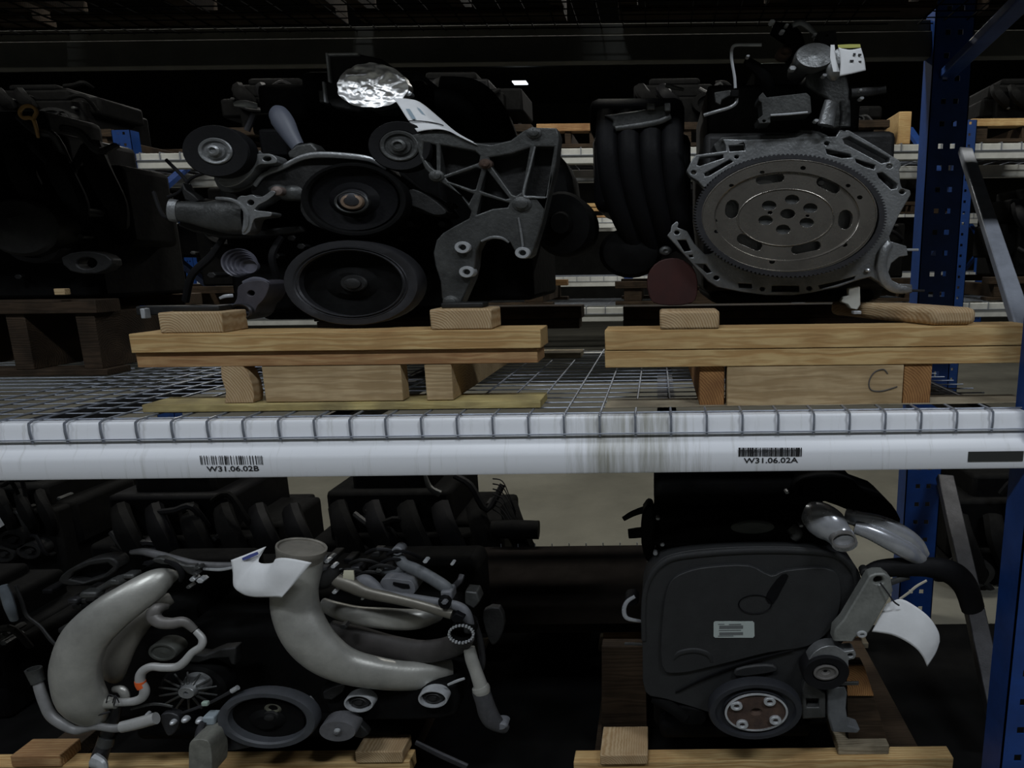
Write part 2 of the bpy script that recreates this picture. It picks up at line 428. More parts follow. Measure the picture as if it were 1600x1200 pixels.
fb = put('front_beam', beam_prof(XL, XR0 - .002, prof), BEAM, rack, smooth=50, label='white step beam with barcode shelf codes')
# barcodes and shelf codes on the beam
def barcode(x0, y0, x1, y1, seed):
    rnd = random.Random(seed); gs = []; x = x0
    while x < x1 - 1:
        w = rnd.choice((1.0, 1.0, 1.4, 2.4, 3.2)); w = min(w, x1 - x)
        a, b = P(x, y0, YF - .003), P(x + w, y1, YF - .003)
        gs.append(wbox(a.x, b.x, YF - .0032, YF - .0025, b.z, a.z)); x += w + rnd.choice((.7, .9, 1.2, 1.6))
    return join(*gs)
put('barcode', barcode(313, 712, 411, 726, 3), INK, fb, smooth=0)
put('shelf_code', text_geo('W31.06.02B', 322, 728.5, 405, 736, YF - .0031), INK, fb, smooth=0)
put('barcode', barcode(1154, 699.5, 1255, 713, 5), INK, fb, smooth=0)
put('shelf_code', text_geo('W31.06.02A', 1162, 715.5, 1247, 723, YF - .0031), INK, fb, smooth=0)
put('dark_tape', bx(1513, 705.5, 1599, 721, YF - .0035, YF - .002), mat('dark_grey_tape', (.03, .032, .03), .6), fb, smooth=0)
put('rear_beam', wbox(XL, XB0, YR, YR + .05, ZD - .12, ZD - .004), BGWHITE, rack, smooth=0)
# wire deck: one object per wire that runs front to back and hooks over the beam
deck = put('wire_deck', join(*[rod((XL, y, ZD + .003), (XR0, y, ZD + .003), .0019, 5) for y in [YF + .045 + .056 * k for k in range(19)]]),
           ZINC, rack, label='galvanised wire mesh deck')
put('front_wire', rod((XL, YF + .0105, zz(681.5)), (XR0, YF + .0105, zz(681.5)), .0019, 6), ZINC, deck)
for k in range(-4, 28):
    x = P(37 + 56.2 * k, 668, YF).x
    if x < XL or x > XR0: continue
    put('wire', wrod([(x, YF + .0125, zz(686)), (x, YF + .0105, zz(670)), (x, YF + .012, ZD + .001), (x, YF + .022, ZD + .0055), (x, YR + .02, ZD + .0055)], .0026, 6), ZINC, deck)
for px in (180, 590, 1040, 1470):
    x = P(px, 600, YF + .3).x
    put('deck_support', wbox(x - .022, x + .022, YF + .066, YR, ZD - .045, ZD - .003), STEEL_DARK, deck, smooth=0)
# shelf overhead
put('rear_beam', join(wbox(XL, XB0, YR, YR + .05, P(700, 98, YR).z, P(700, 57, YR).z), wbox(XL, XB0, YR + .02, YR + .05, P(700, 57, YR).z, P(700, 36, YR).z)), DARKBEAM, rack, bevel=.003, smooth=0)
put('front_beam', wbox(XL, XR0 - .002, YF, YF + .06, ZU - .1, ZU + .03), BEAM, rack, bevel=.003, smooth=0)
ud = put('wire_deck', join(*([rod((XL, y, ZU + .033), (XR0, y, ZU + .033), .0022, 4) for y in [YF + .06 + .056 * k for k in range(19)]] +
          [rod((x, YF, ZU + .037), (x, YR + .03, ZU + .037), .0025, 4) for x in [XL + .078 * k for k in range(int((XR0 - XL) / .078))]])), SOOT, rack, kind='stuff')  # wires black instead of zinc, the overhead shade put into their colour
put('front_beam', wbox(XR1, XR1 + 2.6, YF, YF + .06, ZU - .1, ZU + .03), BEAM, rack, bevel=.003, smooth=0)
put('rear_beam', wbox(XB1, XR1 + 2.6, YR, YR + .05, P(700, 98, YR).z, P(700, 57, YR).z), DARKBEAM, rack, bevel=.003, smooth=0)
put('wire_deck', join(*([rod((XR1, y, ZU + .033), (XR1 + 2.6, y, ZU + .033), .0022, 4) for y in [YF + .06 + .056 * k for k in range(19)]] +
          [rod((x, YF, ZU + .037), (x, YR + .03, ZU + .037), .0025, 4) for x in [XR1 + .078 * k for k in range(33)]])), SOOT, rack, kind='stuff')  # blackened for the overhead shade as well
# posts and bracing
def post(x0, x1, y0, y1, zt, name='post', pitch=.075, hole=.018):
    gs = [wbox(x0, x0 + .004, y0, y1, ZF, zt), wbox(x1 - .004, x1, y0, y1, ZF, zt)]
    w = x1 - x0; xs = [x0, x0 + w * .28, x0 + w * .28 + hole, x1 - w * .28 - hole, x1 - w * .28, x1]
    gs += [wbox(xs[0], xs[1], y0, y0 + .003, ZF, zt), wbox(xs[2], xs[3], y0, y0 + .003, ZF, zt), wbox(xs[4], xs[5], y0, y0 + .003, ZF, zt)]
    z = ZF
    while z < zt:
        for i in (1, 3): gs.append(wbox(xs[i], xs[i + 1], y0, y0 + .003, z, min(zt, z + pitch - hole)))
        z += pitch
    return join(*gs)
put('front_post', post(XR0, XR1, YF - .01, YF + .07, 4.2), BLUE, rack, smooth=0)
put('rear_post', post(XB0, XB1, YR - .02, YR + .06, 4.2), BLUE, rack, smooth=0)
put('front_post', post(XL - .12, XL - .01, YF - .01, YF + .07, 4.2), BLUE, rack, smooth=0)
put('rear_post', post(XL - .12, XL - .01, YR - .02, YR + .06, 4.2), BLUE, rack, smooth=0)
BRACE = mat('galvanised_brace', (.42, .45, .52), .35, .3, .3, 14)
def channel(a, b, w):
    a, b = Vector(a), Vector(b); T = (b - a).normalized(); u = Vector((1, 0, 0)); u = (u - T * u.dot(T)).normalized(); n = T.cross(u)
    V, Fa = [], []
    for c in (a, b):
        for su, sn in ((-1, -.55), (1, -.55), (1, .55), (-1, .55)): V.append(c + u * w * su + n * w * sn)
    return V, [(0, 1, 5, 4), (1, 2, 6, 5), (2, 3, 7, 6), (3, 0, 4, 7), (3, 2, 1, 0), (4, 5, 6, 7)]
put('diagonal_brace', channel(P(1508, 235, YR - .08), P(1607, 540, 1.44), .022), BRACE, rack, bevel=.004)
put('diagonal_brace', channel(P(1478, 118, YR), P(1640, -40, 1.6), .026), BLUE, rack, bevel=.004)
put('diagonal_brace', channel(P(1476, 745, YR - .06), P(1566, 1150, 1.62), .03), STEEL_DARK, rack, bevel=.004)
put('diagonal_brace', channel(P(1440, 1085, YR - .10), P(1535, 1215, 1.9), .03), STEEL_DARK, rack, bevel=.004)
put('diagonal_brace', channel(P(1500, 1110, YR - .3), P(1555, 1200, 1.95), .006), BRACE, rack)
zlow = P(900, 853, YR).z
put('low_shade_panel', wbox(P(742, 900, YR).x, P(1012, 900, YR).x, P(900, 1000, 1.85).y, YR, zlow - .03, zlow), mat('shade_panel_dark', (.012, .010, .009), .9, 0, .4, 12, spec=.05), rack, smooth=0)  # dark panel added at the low deck in place of shaded floor
for k in range(60):
    x = XL + (XB0 - XL) * (k + .5) / 60
    if P(760, 850, YR).x < x < P(1010, 850, YR).x: put('wire_stub', rod((x, YR - .003, P(900, 862, YR).z), (x, YR - .003, P(900, 848, YR).z), .002, 5), ZINC, rack)

# ================================================================ pallets of the shelf in the middle
def nudge(g, dx0=0, dx1=0): return g
ZDT = ZD + .0085
def to_deck(g, z=ZDT):                      # let the lowest board rest on the wires
    v, f = g; lo = min(q.z for q in v)
    return [Vector((q.x, q.y, z if abs(q.z - lo) < 1e-6 else q.z)) for q in v], f
pa = thing('pallet', (P(520, 640, 1.8).x, 1.85, ZDT), 'pine pallet with pale end block under the engine with the foil cover', 'pallet', 'small engine pallets on the wire deck')
y = 1.425
put('bottom_board', to_deck(bx(222, 629, 845, 648, y, y + .09)), WY, pa, bevel=.0015)
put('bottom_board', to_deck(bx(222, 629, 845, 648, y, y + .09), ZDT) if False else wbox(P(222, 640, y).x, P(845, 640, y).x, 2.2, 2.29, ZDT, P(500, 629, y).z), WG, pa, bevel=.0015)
zb = P(500, 628.5, y).z; zs = P(500, 571.5, y).z
def pbox(x0, x1, Y0, Y1, za, zb_): return wbox(P(x0, 600, Y0).x, P(x1, 600, Y0).x, Y0, Y1, za, zb_)
put('center_block', pbox(412, 628, y + .006, y + .045, zb, zs), W3, pa, bevel=.0015)
g = plate([(345, 573), (379, 572), (386, 580), (393, 598), (397, 617), (396, 630), (351, 630), (353, 612), (346, 590)], y + .004, y + .04)
g = ([Vector((v.x, v.y, min(max(v.z, zb), zs))) for v in g[0]], g[1])
put('split_block', g, WE, pa, bevel=.001)
put('stringer', pbox(665, 707, y + .006, 2.29, zb, zs), W3, pa, bevel=.0015)
put('stringer', pbox(378, 404, y + .6, 2.29, zb, zs), WG, pa, bevel=.0015)
zt2 = P(500, 548, y).z; zt1 = P(500, 518, y).z
def board(x0, y0, x1, y1, Y0, Y1, za, zb_): return wbox(P(x0, (y0 + y1) / 2, Y0).x, P(x1, (y0 + y1) / 2, Y0).x, Y0, Y1, za, zb_)
put('lower_rail', board(213, 548, 840, 572, y + .004, y + .094, zs, zt2 - .001), W2, pa, bevel=.0015)
put('upper_rail', board(202, 516, 845, 548, y - .004, y + .09, zt2, zt1), W1, pa, bevel=.002)
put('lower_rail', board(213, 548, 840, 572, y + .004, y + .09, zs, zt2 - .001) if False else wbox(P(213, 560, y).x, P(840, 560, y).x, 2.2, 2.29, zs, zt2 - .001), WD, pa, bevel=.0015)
put('upper_rail', wbox(P(202, 530, y).x, P(845, 530, y).x, 2.2, 2.29, zt2, zt1), WD, pa, bevel=.002)  # rear rails coloured dark for the shade behind the engine
ZPA = P(300, 488, y - .002).z
put('support_block', wbox(P(249, 504, y).x, P(348, 504, y).x, y - .002, y + .088, zt1, ZPA), WE, pa, bevel=.003)
put('support_block', wbox(P(672, 500, y).x, P(768, 500, y).x, y - .002, y + .088, zt1, ZPA), WE, pa, bevel=.004)

pb = thing('pallet', (P(1290, 640, 1.8).x, 1.85, ZDT), 'pine pallet with a handwritten C under the engine with the bare flywheel', 'pallet', 'small engine pallets on the wire deck')
zb = P(1280, 634, y).z; zs = P(1280, 571, y).z; zt2 = P(1280, 543.5, y).z; zt1 = P(1280, 512, y).z
put('bottom_board', wbox(P(945, 640, y).x, P(1614, 640, y).x, y, y + .09, ZDT, zb), WG, pb, bevel=.0015)
put('bottom_board', wbox(P(945, 640, y).x, P(1614, 640, y).x, 2.2, 2.29, ZDT, zb), WG, pb, bevel=.0015)
put('stringer', pbox(1093, 1132, y + .012, 2.29, zb, zs), WEB, pb, bevel=.0015)
cb = put('center_block', pbox(1136, 1411, y + .003, y + .045, zb, zs), W3, pb, bevel=.0015, label='pale block with a pencilled letter C')
put('stringer', pbox(1412, 1455, y + .006, 2.29, zb, zs), WEB, pb, bevel=.0015)
put('letter_mark', tube([(1387, 584, y + .002, 1.0), (1380, 577, y + .002, 1.1), (1366, 582, y + .002, 1.1), (1358, 596, y + .002, 1.1), (1361, 609, y + .002, 1.1), (1378, 611, y + .002, 1.1), (1402, 604, y + .002, 1.0)], 6, 5), mat('pencil_grey', (.09, .08, .07), .7), cb)
put('lower_rail', wbox(P(945, 558, y).x, P(1614, 558, y).x, y + .001, y + .09, zs, zt2 - .001), W1, pb, bevel=.0015)
put('upper_rail', wbox(P(945, 530, y).x, P(1614, 530, y).x, y - .001, y + .09, zt2, zt1), W1, pb, bevel=.002)
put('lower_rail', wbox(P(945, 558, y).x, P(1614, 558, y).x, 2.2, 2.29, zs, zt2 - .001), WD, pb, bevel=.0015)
put('upper_rail', wbox(P(945, 530, y).x, P(1614, 530, y).x, 2.2, 2.29, zt2, zt1), WD, pb, bevel=.002)  # rear rails again darkened by colour, as if in shade
ZPB = P(1080, 486, y).z
put('support_block', wbox(P(1031, 504, y).x, P(1124, 504, y).x, y - .003, y + .088, zt1, ZPB), WE, pb, bevel=.005)
# the other support block lies skewed
a0, a1 = P(1460, 493, y).x, P(1530, 493, y).x; sk = -.42
V = [Vector((x + (yy - y) * sk, yy, z)) for x in (a0, a1) for yy in (y + .004, y + .34) for z in (zt1, ZPB)]
put('support_block', (V, wbox(0, 1, 0, 1, 0, 1)[1]), WE, pb, bevel=.012)

# ================================================================ pallets on the low level
put('shade_sheet', wbox(XL, 2.6, 1.45, 2.38, ZF, ZF + .006), mat('shade_sheet_black', (.006, .006, .006), .9, 0, .4, 12, spec=.08), label='black sheet added to darken the floor under the ground level engines', cat='mat', smooth=0)  # black sheet added so the floor under the rack looks shaded
ZG = ZF + .0065
def low_pallet(name, x0, x1, ytop, yfront, label, posts, rails):
    zt = P((x0 + x1) / 2, ytop, yfront).z
    p = thing('pallet', ((P(x0, ytop, yfront).x + P(x1, ytop, yfront).x) / 2, yfront + .4, ZG), label, 'pallet', 'small engine pallets on the ground level')
    X0, X1 = P(x0, ytop, yfront).x, P(x1, ytop, yfront).x
    for Y0 in (yfront, yfront + .70):
        put('upper_rail', wbox(X0, X1, Y0, Y0 + .045, zt - .042, zt), W1, p, bevel=.002)
        put('lower_rail', wbox(X0 + .02, X1 - .01, Y0 + .003, Y0 + .045, zt - .085, zt - .043), W2, p, bevel=.002)
        put('bottom_board', wbox(X0, X1, Y0, Y0 + .09, ZG, ZG + .022), WG, p, bevel=.002)
    for f in (.04, .46, .88):
        xx = X0 + (X1 - X0) * f
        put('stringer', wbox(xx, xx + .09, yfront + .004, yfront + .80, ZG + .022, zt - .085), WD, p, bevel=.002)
    for (s0, s1, h) in posts:
        put('support_block', wbox(P(s0, ytop, yfront).x, P(s1, ytop, yfront).x, yfront + (.0 if h > 0 else .02), yfront + .8, zt, zt + abs(h)), WE, p, bevel=.003)
    return p, zt

# ================================================================ pallets and bulks added overhead to shade the shelf
def shade_pallet(x0, x1, label):
    p = thing('pallet', ((x0 + x1) / 2, 1.85, ZU + .04), label, 'pallet', 'pallets added overhead for shade')
    z = ZU + .0405
    for yy in (1.36, 1.86, 2.30):
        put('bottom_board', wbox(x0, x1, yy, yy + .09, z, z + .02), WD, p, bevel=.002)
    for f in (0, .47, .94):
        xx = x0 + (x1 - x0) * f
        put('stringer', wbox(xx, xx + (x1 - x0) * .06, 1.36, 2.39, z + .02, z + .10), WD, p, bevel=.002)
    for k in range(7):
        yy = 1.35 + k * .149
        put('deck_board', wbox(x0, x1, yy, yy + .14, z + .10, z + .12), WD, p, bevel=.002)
    return p
for x0, x1, lab in ((-3.05, -2.05, 'weathered pallet overhead, farthest left of the row'), (-1.99, -1.05, 'weathered pallet overhead above the paper tag and foil cover'),
                    (-.99, -.30, 'weathered pallet overhead above the right end of the ribbed bracket'), (-.12, .93, 'weathered pallet overhead above the flywheel engine'), (1.10, 2.4, 'weathered pallet overhead beyond the frame at the right')):
    shade_pallet(x0, x1, lab)
    ZH = ZU + .0405 + .12
    cx = (x0 + x1) / 2
    put('engine', join(wbox(x0 + .02, x1 - .02, 1.40, 2.40, ZH, ZH + .55), wbox(x0 + .1, x1 - .1, 1.42, 2.38, ZH + .5, ZH + 1.1)), SOOT, bevel=.04,  # bulks added overhead to keep lamp light off the shelf below
        label=lab.replace('weathered pallet overhead', 'black engine bulk added for shade on the overhead pallet').replace('farthest left of the row', 'farthest left'), cat='engine', group='bulks added overhead for shade')
# ================================================================ engine with the foil cover (shelf, left pallet)
def ringed(name, cx, cy, Y, rx, ry, parent, rim_m, web_m, hub_m, rim=.78, deep=.03, hub=.22, hubd=.008, wide=.04, seg=44):
    o = put(name, lathe(cx, cy, Y, rx, ry, [(.90, wide), (.985, wide), (1, wide - .004), (1, .006), (.975, 0), (rim + .05, 0), (rim, .004), (rim - .02, deep), (rim - .02, wide)], seg, cap1=False), rim_m, parent)
    put('web', lathe(cx, cy, Y + deep - .004, rx, ry, [(rim - .015, .004), (rim - .03, 0), (hub + .2, .006), (hub + .05, -.006), (.02, -.006)], seg), web_m, o)
    put('hub', lathe(cx, cy, Y, rx, ry, [(hub, deep), (hub, hubd + .003), (hub * .9, hubd), (hub * .62, hubd), (hub * .6, hubd - .005), (hub * .35, hubd - .007), (.0, hubd - .007)], 28, cap1=False), hub_m, o)
    return o
e1 = thing('engine', (P(540, 490, 1.8).x, 1.85, ZPA), 'grimy belt-driven engine with a round foil cover and ribbed aluminium bracket, front facing out', 'engine', 'engines on the shelf and ground level')
blk = join(bx(350, 255, 700, 488, 1.66, 2.2), bx(420, 190, 660, 262, 1.74, 2.15), bx(700, 300, 830, 470, 1.72, 2.12))
put('cylinder_block', blk, SOOT, e1, bevel=.015)
z_bot = ZPA
put('oil_pan', wbox(P(400, 480, 1.68).x, P(690, 480, 1.68).x, 1.68, 2.15, P(500, 512, 1.5).z + .004, P(500, 470, 1.66).z), SOOT, e1, bevel=.02)
put('mounting_foot', wbox(P(270, 480, 1.46).x, P(344, 480, 1.46).x, 1.455, 1.505, ZPA, ZPA + .012), ALU_DARK, e1, bevel=.003)
put('mounting_foot', wbox(P(690, 480, 1.46).x, P(756, 480, 1.46).x, 1.455, 1.505, ZPA, ZPA + .012), ALU_DARK, e1, bevel=.003)
# intake plenum with throttle box and foil
put('intake_plenum', join(bx(470, 108, 660, 200, 1.78, 2.1), bx(400, 128, 480, 190, 1.85, 2.1)), SOOT, e1, bevel=.02)
put('throttle_flange', plate([(511, 84), (560, 84), (598, 92), (604, 120), (600, 158), (560, 176), (520, 168), (505, 148), (509, 128)], 1.63, 1.72), ALU_DARK, e1, bevel=.004)
put('flange_edge', join(bx(510, 82, 514, 128, 1.62, 1.635), bx(512, 82, 560, 86, 1.62, 1.635), bx(504, 127, 508, 160, 1.62, 1.635)), BRIGHT, e1, bevel=.002)
put('sensor_plug', bx(497, 140, 507, 160, 1.63, 1.67), ALU_DIRTY, e1, bevel=.004)
put('throttle_neck', lathe(582, 134, 1.60, 50, 33, [(1, .1), (1, 0), (.96, -.003), (.9, 0)], 36), ALU_DIRTY, e1)
# crinkled foil over the throat
def foil():
    c = P(580, 134, 1.585); ax = (P(635, 134, 1.585).x - P(525, 134, 1.585).x) / 2; az = (P(580, 98, 1.585).z - P(580, 170, 1.585).z) / 2
    rnd = random.Random(4); V, Fa = [], []; R_, S = 22, 72
    for j in range(R_ + 1):
        k = j / (R_ - 1) if j < R_ else 1.0
        for i in range(S):
            a = 2 * math.pi * i / S
            w = 1 + (.012 * math.sin(9 * a + 1) + .01 * math.sin(17 * a)) * (k > .9)
            x, z = k * math.cos(a) * w, k * math.sin(a) * w
            d = .004 * (x * x + z * z) - .026 * max(0.0, -z - .25 * x - .05) ** 1.3 - .004 * z
            d += .010 * abs(noise.noise(Vector((x * 2.2, z * 2.2, 1.7)))) + .005 * abs(noise.noise(Vector((x * 5 + 3, z * 5, .3)))) + .0015 * noise.noise(Vector((x * 13, z * 13, 4)))
            if j == R_: d += .03
            V.append(Vector((c.x + ax * x, c.y + d, c.z + az * z)))
    for j in range(R_):
        for i in range(S):
            i2 = (i + 1) % S; Fa.append((j * S + i, (j + 1) * S + i, (j + 1) * S + i2, j * S + i2))
    return V, Fa
put('foil_cover', foil(), FOIL, e1, smooth=60, label='round crinkled foil cover over the intake throat')
put('clamp_screw', lathe(638, 146, 1.6, 5, 4, [(1, .02), (1, 0), (0, -.002)], 10, cap1=False), BRIGHT, e1)
put('vacuum_box', bx(634, 124, 664, 165, 1.66, 1.74), SOOT, e1, bevel=.01)
# pulleys
ringed('crank_pulley', 548, 443, 1.475, 107, 67, e1, STEEL_DARK, SOOT, ALU_DARK, rim=.80, deep=.03, hub=.20, hubd=.012, wide=.055)
put('belt_groove', lathe(548, 443, 1.478, 92, 57.5, [(1.0, .0), (.97, -.004), (.94, .0), (.91, -.004), (.88, .0)], 44, cap1=False), STEEL_DARK, e1)
pp = ringed('pump_pulley', 552, 312, 1.50, 84, 58, e1, SOOT, BLACK, STEEL_DARK, rim=.86, deep=.018, hub=.28, hubd=-.004, wide=.05)
put('shaft_nut', lathe(549, 315, 1.49, 19, 12.5, [(1, .02), (1, .004), (.9, 0), (.66, -.001), (.6, .004), (0, .006)], 24, cap1=False), mat('browned_steel', (.34, .24, .17), .45, .5, .4, 20), e1)
put('pulley_ring', lathe(549, 316, 1.497, 27, 17.5, [(1, .012), (1, 0), (.92, -.002), (.84, 0)], 30, cap1=False), ALU_DIRTY, e1)
def idler(cx, cy, Y, rx, ry, fr, face_m):
    o = put('idler_pulley', lathe(cx, cy, Y, rx, ry, [(.9, .04), (1, .036), (1, .004), (.96, 0), (fr + .03, .002), (fr + .01, .008)], 40), RUBBER, e1)
    put('bearing_face', lathe(cx, cy, Y + .001, rx * fr, ry * fr, [(1, .01), (1, .0), (.93, -.002), (.78, -.001), (.74, .003), (.62, .003), (.58, -.001), (.42, -.001), (.38, -.008), (.24, -.010), (.2, -.006), (0, -.006)], 32, cap1=False), face_m, o)
    return o
idler(336, 236, 1.50, 53, 41, .51, ALU)
idler(624, 228, 1.50, 50, 39, .62, ALU_DIRTY)
# tensioner arm beside the left idler
put('tensioner_arm', plate([(370, 228), (388, 232), (398, 240), (420, 240), (431, 246), (432, 254), (420, 256), (402, 258), (392, 272), (372, 288), (352, 292), (340, 282), (355, 270), (378, 262), (384, 250), (378, 238)], 1.53, 1.58, [ell(417, 248, 7, 4)], smooth=3), ALU, e1, bevel=.004)
put('tensioner_body', plate([(335, 272), (378, 264), (402, 262), (410, 275), (395, 290), (370, 300), (345, 298)], 1.56, 1.66, smooth=3), ALU_DIRTY, e1, bevel=.006)
put('support_rib', plate([(348, 288), (384, 284), (376, 308), (382, 322), (352, 322), (350, 305)], 1.60, 1.68, smooth=2), ALU_DARK, e1, bevel=.006)
# pump cover arch
arch = [(392, 296), (404, 276), (430, 262), (458, 252), (480, 242), (505, 240), (540, 243), (580, 248), (600, 258), (622, 276), (640, 292), (662, 300), (684, 318), (694, 334), (680, 338), (640, 330), (600, 360), (540, 366), (490, 352), (470, 330), (468, 308), (440, 300), (420, 306), (400, 308)]
put('pump_cover', plate(arch, 1.56, 1.68, smooth=3), ALU_DARK, e1, bevel=.006)
put('cover_rim', tube([(398, 290, 1.555, 3.5), (412, 274, 1.555, 3.5), (440, 262, 1.555, 4), (468, 248, 1.553, 4.5), (492, 242.5, 1.55, 5), (530, 243, 1.55, 5), (578, 249, 1.552, 4.5), (604, 264, 1.556, 3)], 10), ALU, e1)  # rim in brighter metal, the cover's lit edge put into the colour
put('cover_foot', plate([(640, 296), (662, 302), (690, 322), (696, 334), (678, 336), (655, 326), (636, 318)], 1.53, 1.58, smooth=3), ALU_DARK, e1, bevel=.004)
put('hose_clip', plate([(448, 238), (462, 226), (486, 222), (496, 234), (494, 243), (470, 250), (452, 248)], 1.56, 1.61), ALU_DIRTY, e1, bevel=.005)
put('sensor_body', tube([(466, 230, 1.58, 11), (455, 212, 1.59, 14), (446, 196, 1.60, 17), (436, 182, 1.61, 17), (428, 176, 1.62, 12)], 14, dk=.6), mat('blue_grey_plastic', (.09, .10, .13), .5), e1)
put('sensor_base', join(bx(404, 200, 452, 246, 1.66, 1.74), bx(392, 176, 428, 210, 1.7, 1.76)), BLACK, e1, bevel=.008)
put('vacuum_pipe', tube([(366, 163, 1.66, 3), (374, 162, 1.66, 5), (388, 163, 1.66, 5.5), (402, 166, 1.67, 4)], 10), BRIGHT, e1)
put('small_tube', tube([(397, 178, 1.66, 5), (392, 190, 1.66, 5), (386, 204, 1.66, 5)], 10), STEEL_DARK, e1)
# thermostat housing on the left
put('thermostat_housing', tube([(272, 330, 1.585, 15), (296, 332, 1.585, 17), (320, 336, 1.585, 20), (352, 338, 1.58, 26), (384, 340, 1.58, 26)], 18, dk=.5), ALU_DIRTY, e1)
put('housing_collar', tube([(266, 328, 1.585, 17), (272, 329, 1.585, 17.5), (279, 330, 1.585, 17)], 16, dk=.5), ALU, e1)
put('housing_flange', plate([(384, 306), (394, 304), (402, 308), (412, 306), (424, 298), (430, 302), (416, 314), (404, 320), (398, 328), (412, 330), (424, 332), (422, 338), (406, 340), (396, 344), (390, 362), (378, 366), (380, 342), (378, 324), (370, 312), (376, 306)], 1.53, 1.57, [ell(391.5, 316.5, 5.5, 4.5)], smooth=3), ALU, e1, bevel=.003)
put('flange_arc', tube([(338, 310, 1.54, 2.5), (360, 312, 1.53, 3), (376, 320, 1.53, 3.5), (386, 336, 1.53, 3.5), (386, 352, 1.53, 3), (380, 362, 1.53, 2.5)], 8), ALU, e1)
put('pump_outlet', tube([(424, 300, 1.55, 8), (434, 297, 1.55, 9), (446, 302, 1.56, 11), (458, 302, 1.56, 12), (474, 302, 1.57, 13)], 14, dk=.6), ALU_DIRTY, e1)
put('pivot_boss', lathe(432, 298, 1.535, 10, 7.5, [(1, .03), (1, .003), (.9, 0), (0, -.003)], 18, cap1=False), mat('browned_cast', (.22, .17, .15), .5, .3, .4, 20), e1)
put('lower_casting', plate([(280, 344), (330, 356), (384, 362), (430, 356), (470, 352), (476, 362), (440, 368), (392, 372), (345, 372), (300, 362), (276, 352)], 1.60, 1.7), ALU_DARK, e1, bevel=.005)
put('ear_bracket', plate([(284, 284), (290, 296), (302, 304), (312, 314), (300, 318), (288, 312), (284, 300)], 1.60, 1.63), ALU_DARK, e1, bevel=.003)
# ribbed boot and oil neck low on the left
for i in range(5):
    put('boot_fold', lathe(372 + i * 4.2, 411 + i * 1.3, 1.58 - i * .011, 28 - i * 3.6, 23 - i * 3.0, [(.84, .016), (1, .008), (.97, 0), (.90, .002), (.86, .008)], 30, cap1=True), mat('bluish_boot', (.13, .13, .16), .4, .1, .2, 30), e1)
put('oil_neck', plate([(372, 448), (388, 440), (408, 438), (420, 444), (417, 458), (410, 470), (402, 478), (396, 492), (384, 500), (368, 500), (356, 492), (352, 484), (362, 478), (370, 466)], 1.52, 1.60, [ell(392, 458, 6, 4.5)], smooth=3), mat('bluish_dark_cast', (.085, .08, .095), .5, .3, .4, 20), e1, bevel=.005)
put('neck_opening', lathe(375, 487, 1.51, 19, 13, [(1, .03), (1, 0), (.9, -.003), (.72, 0), (.66, .03)], 26), STEEL_DARK, e1)
put('neck_band', tube([(380, 442, 1.53, 3), (396, 436, 1.53, 3.4), (412, 438, 1.53, 3.4), (421, 444, 1.53, 3)], 8), mat('bluish_boot', (.1, .1, .1)), e1)
put('side_rail', bx(212, 478, 356, 492, 1.62, 1.66), ALU_DARK, e1, bevel=.003)
put('rail_bolt', bx(219, 482, 226, 498, 1.60, 1.62), BRIGHT, e1, bevel=.002)
put('bleed_pipe', tube([(344, 466, 1.56, 2.5), (352, 463, 1.56, 3), (364, 462, 1.57, 3)], 8), BRIGHT, e1)
# ribbed bracket on the right
outl = [(640, 211), (666, 205), (690, 203), (712, 211), (738, 222), (768, 226), (798, 219), (818, 204), (830, 199), (870, 200), (874, 212), (869, 258), (856, 310), (848, 345), (838, 378), (832, 398), (824, 404), (810, 402), (804, 392), (797, 379), (785, 372), (768, 370), (752, 377), (744, 392), (742, 416), (737, 436), (728, 456), (721, 472), (708, 480), (695, 478), (690, 465), (688, 440), (680, 415), (677, 395), (682, 375), (692, 364), (712, 352), (733, 341), (736, 330), (720, 305), (700, 292), (680, 280), (664, 264), (655, 245), (650, 225)]
YB = 1.50
pockets = [[(662, 222), (681, 226), (682, 268), (672, 260), (660, 244)],
           [(688, 226), (742, 236), (750, 243), (748, 254), (692, 274), (688, 268)],
           [(764, 246), (800, 240), (828, 230), (822, 262), (815, 300), (806, 306), (800, 304), (768, 260)],
           [(760, 264), (796, 310), (790, 311), (750, 298)],
           [(696, 278), (744, 262), (752, 264), (743, 296), (738, 296), (700, 283)],
           [(706, 290), (740, 303), (732, 318)],
           [(752, 305), (796, 317), (793, 324), (770, 326), (744, 336)],
           [(836, 229), (866, 229), (853, 307), (820, 305)]]
br = put('ribbed_bracket', plate(outl, YB, YB + .05, pockets), ALU_DIRTY, e1, bevel=.004, label='ribbed cast aluminium accessory bracket')
put('bracket_back', plate([(645, 214), (690, 206), (740, 224), (800, 222), (832, 204), (868, 205), (862, 270), (850, 312), (826, 330), (740, 336), (734, 326), (700, 290), (664, 262)], YB + .034, YB + .048), ALU_DARK, br)  # pocket floor in darker metal, its recess shade put into the colour
for cx, cy, r in ((722, 386.5, 12.5), (728.5, 425, 12), (816, 395, 12)):
    put('bolt_boss', lathe(cx, cy, YB - .012, r, r * .76, [(1, .03), (1, .002), (.92, 0), (.52, 0), (.46, .004), (.44, .02)], 24), BRIGHT, br)
for cx, cy, r in ((833, 206.5, 10), (814, 318, 13), (703, 472, 11), (680, 274, 10), (757, 255, 9)):
    put('bolt_head', lathe(cx, cy, YB - .010, r, r * .74, [(1.25, .02), (1.2, .008), (.8, .006), (.8, .001), (.66, 0), (0, 0)], 20, cap1=False), ALU_DIRTY if cx != 757 else RUST, br)
put('lit_plate_edge', tube([(836, 229, YB - .002, 1.6), (828, 262, YB - .002, 1.8), (818, 304, YB - .002, 2), (834, 308, YB - .002, 1.8), (852, 309, YB - .002, 1.4)], 8), ALU, br)  # light along the bracket edges put in as brighter tubes
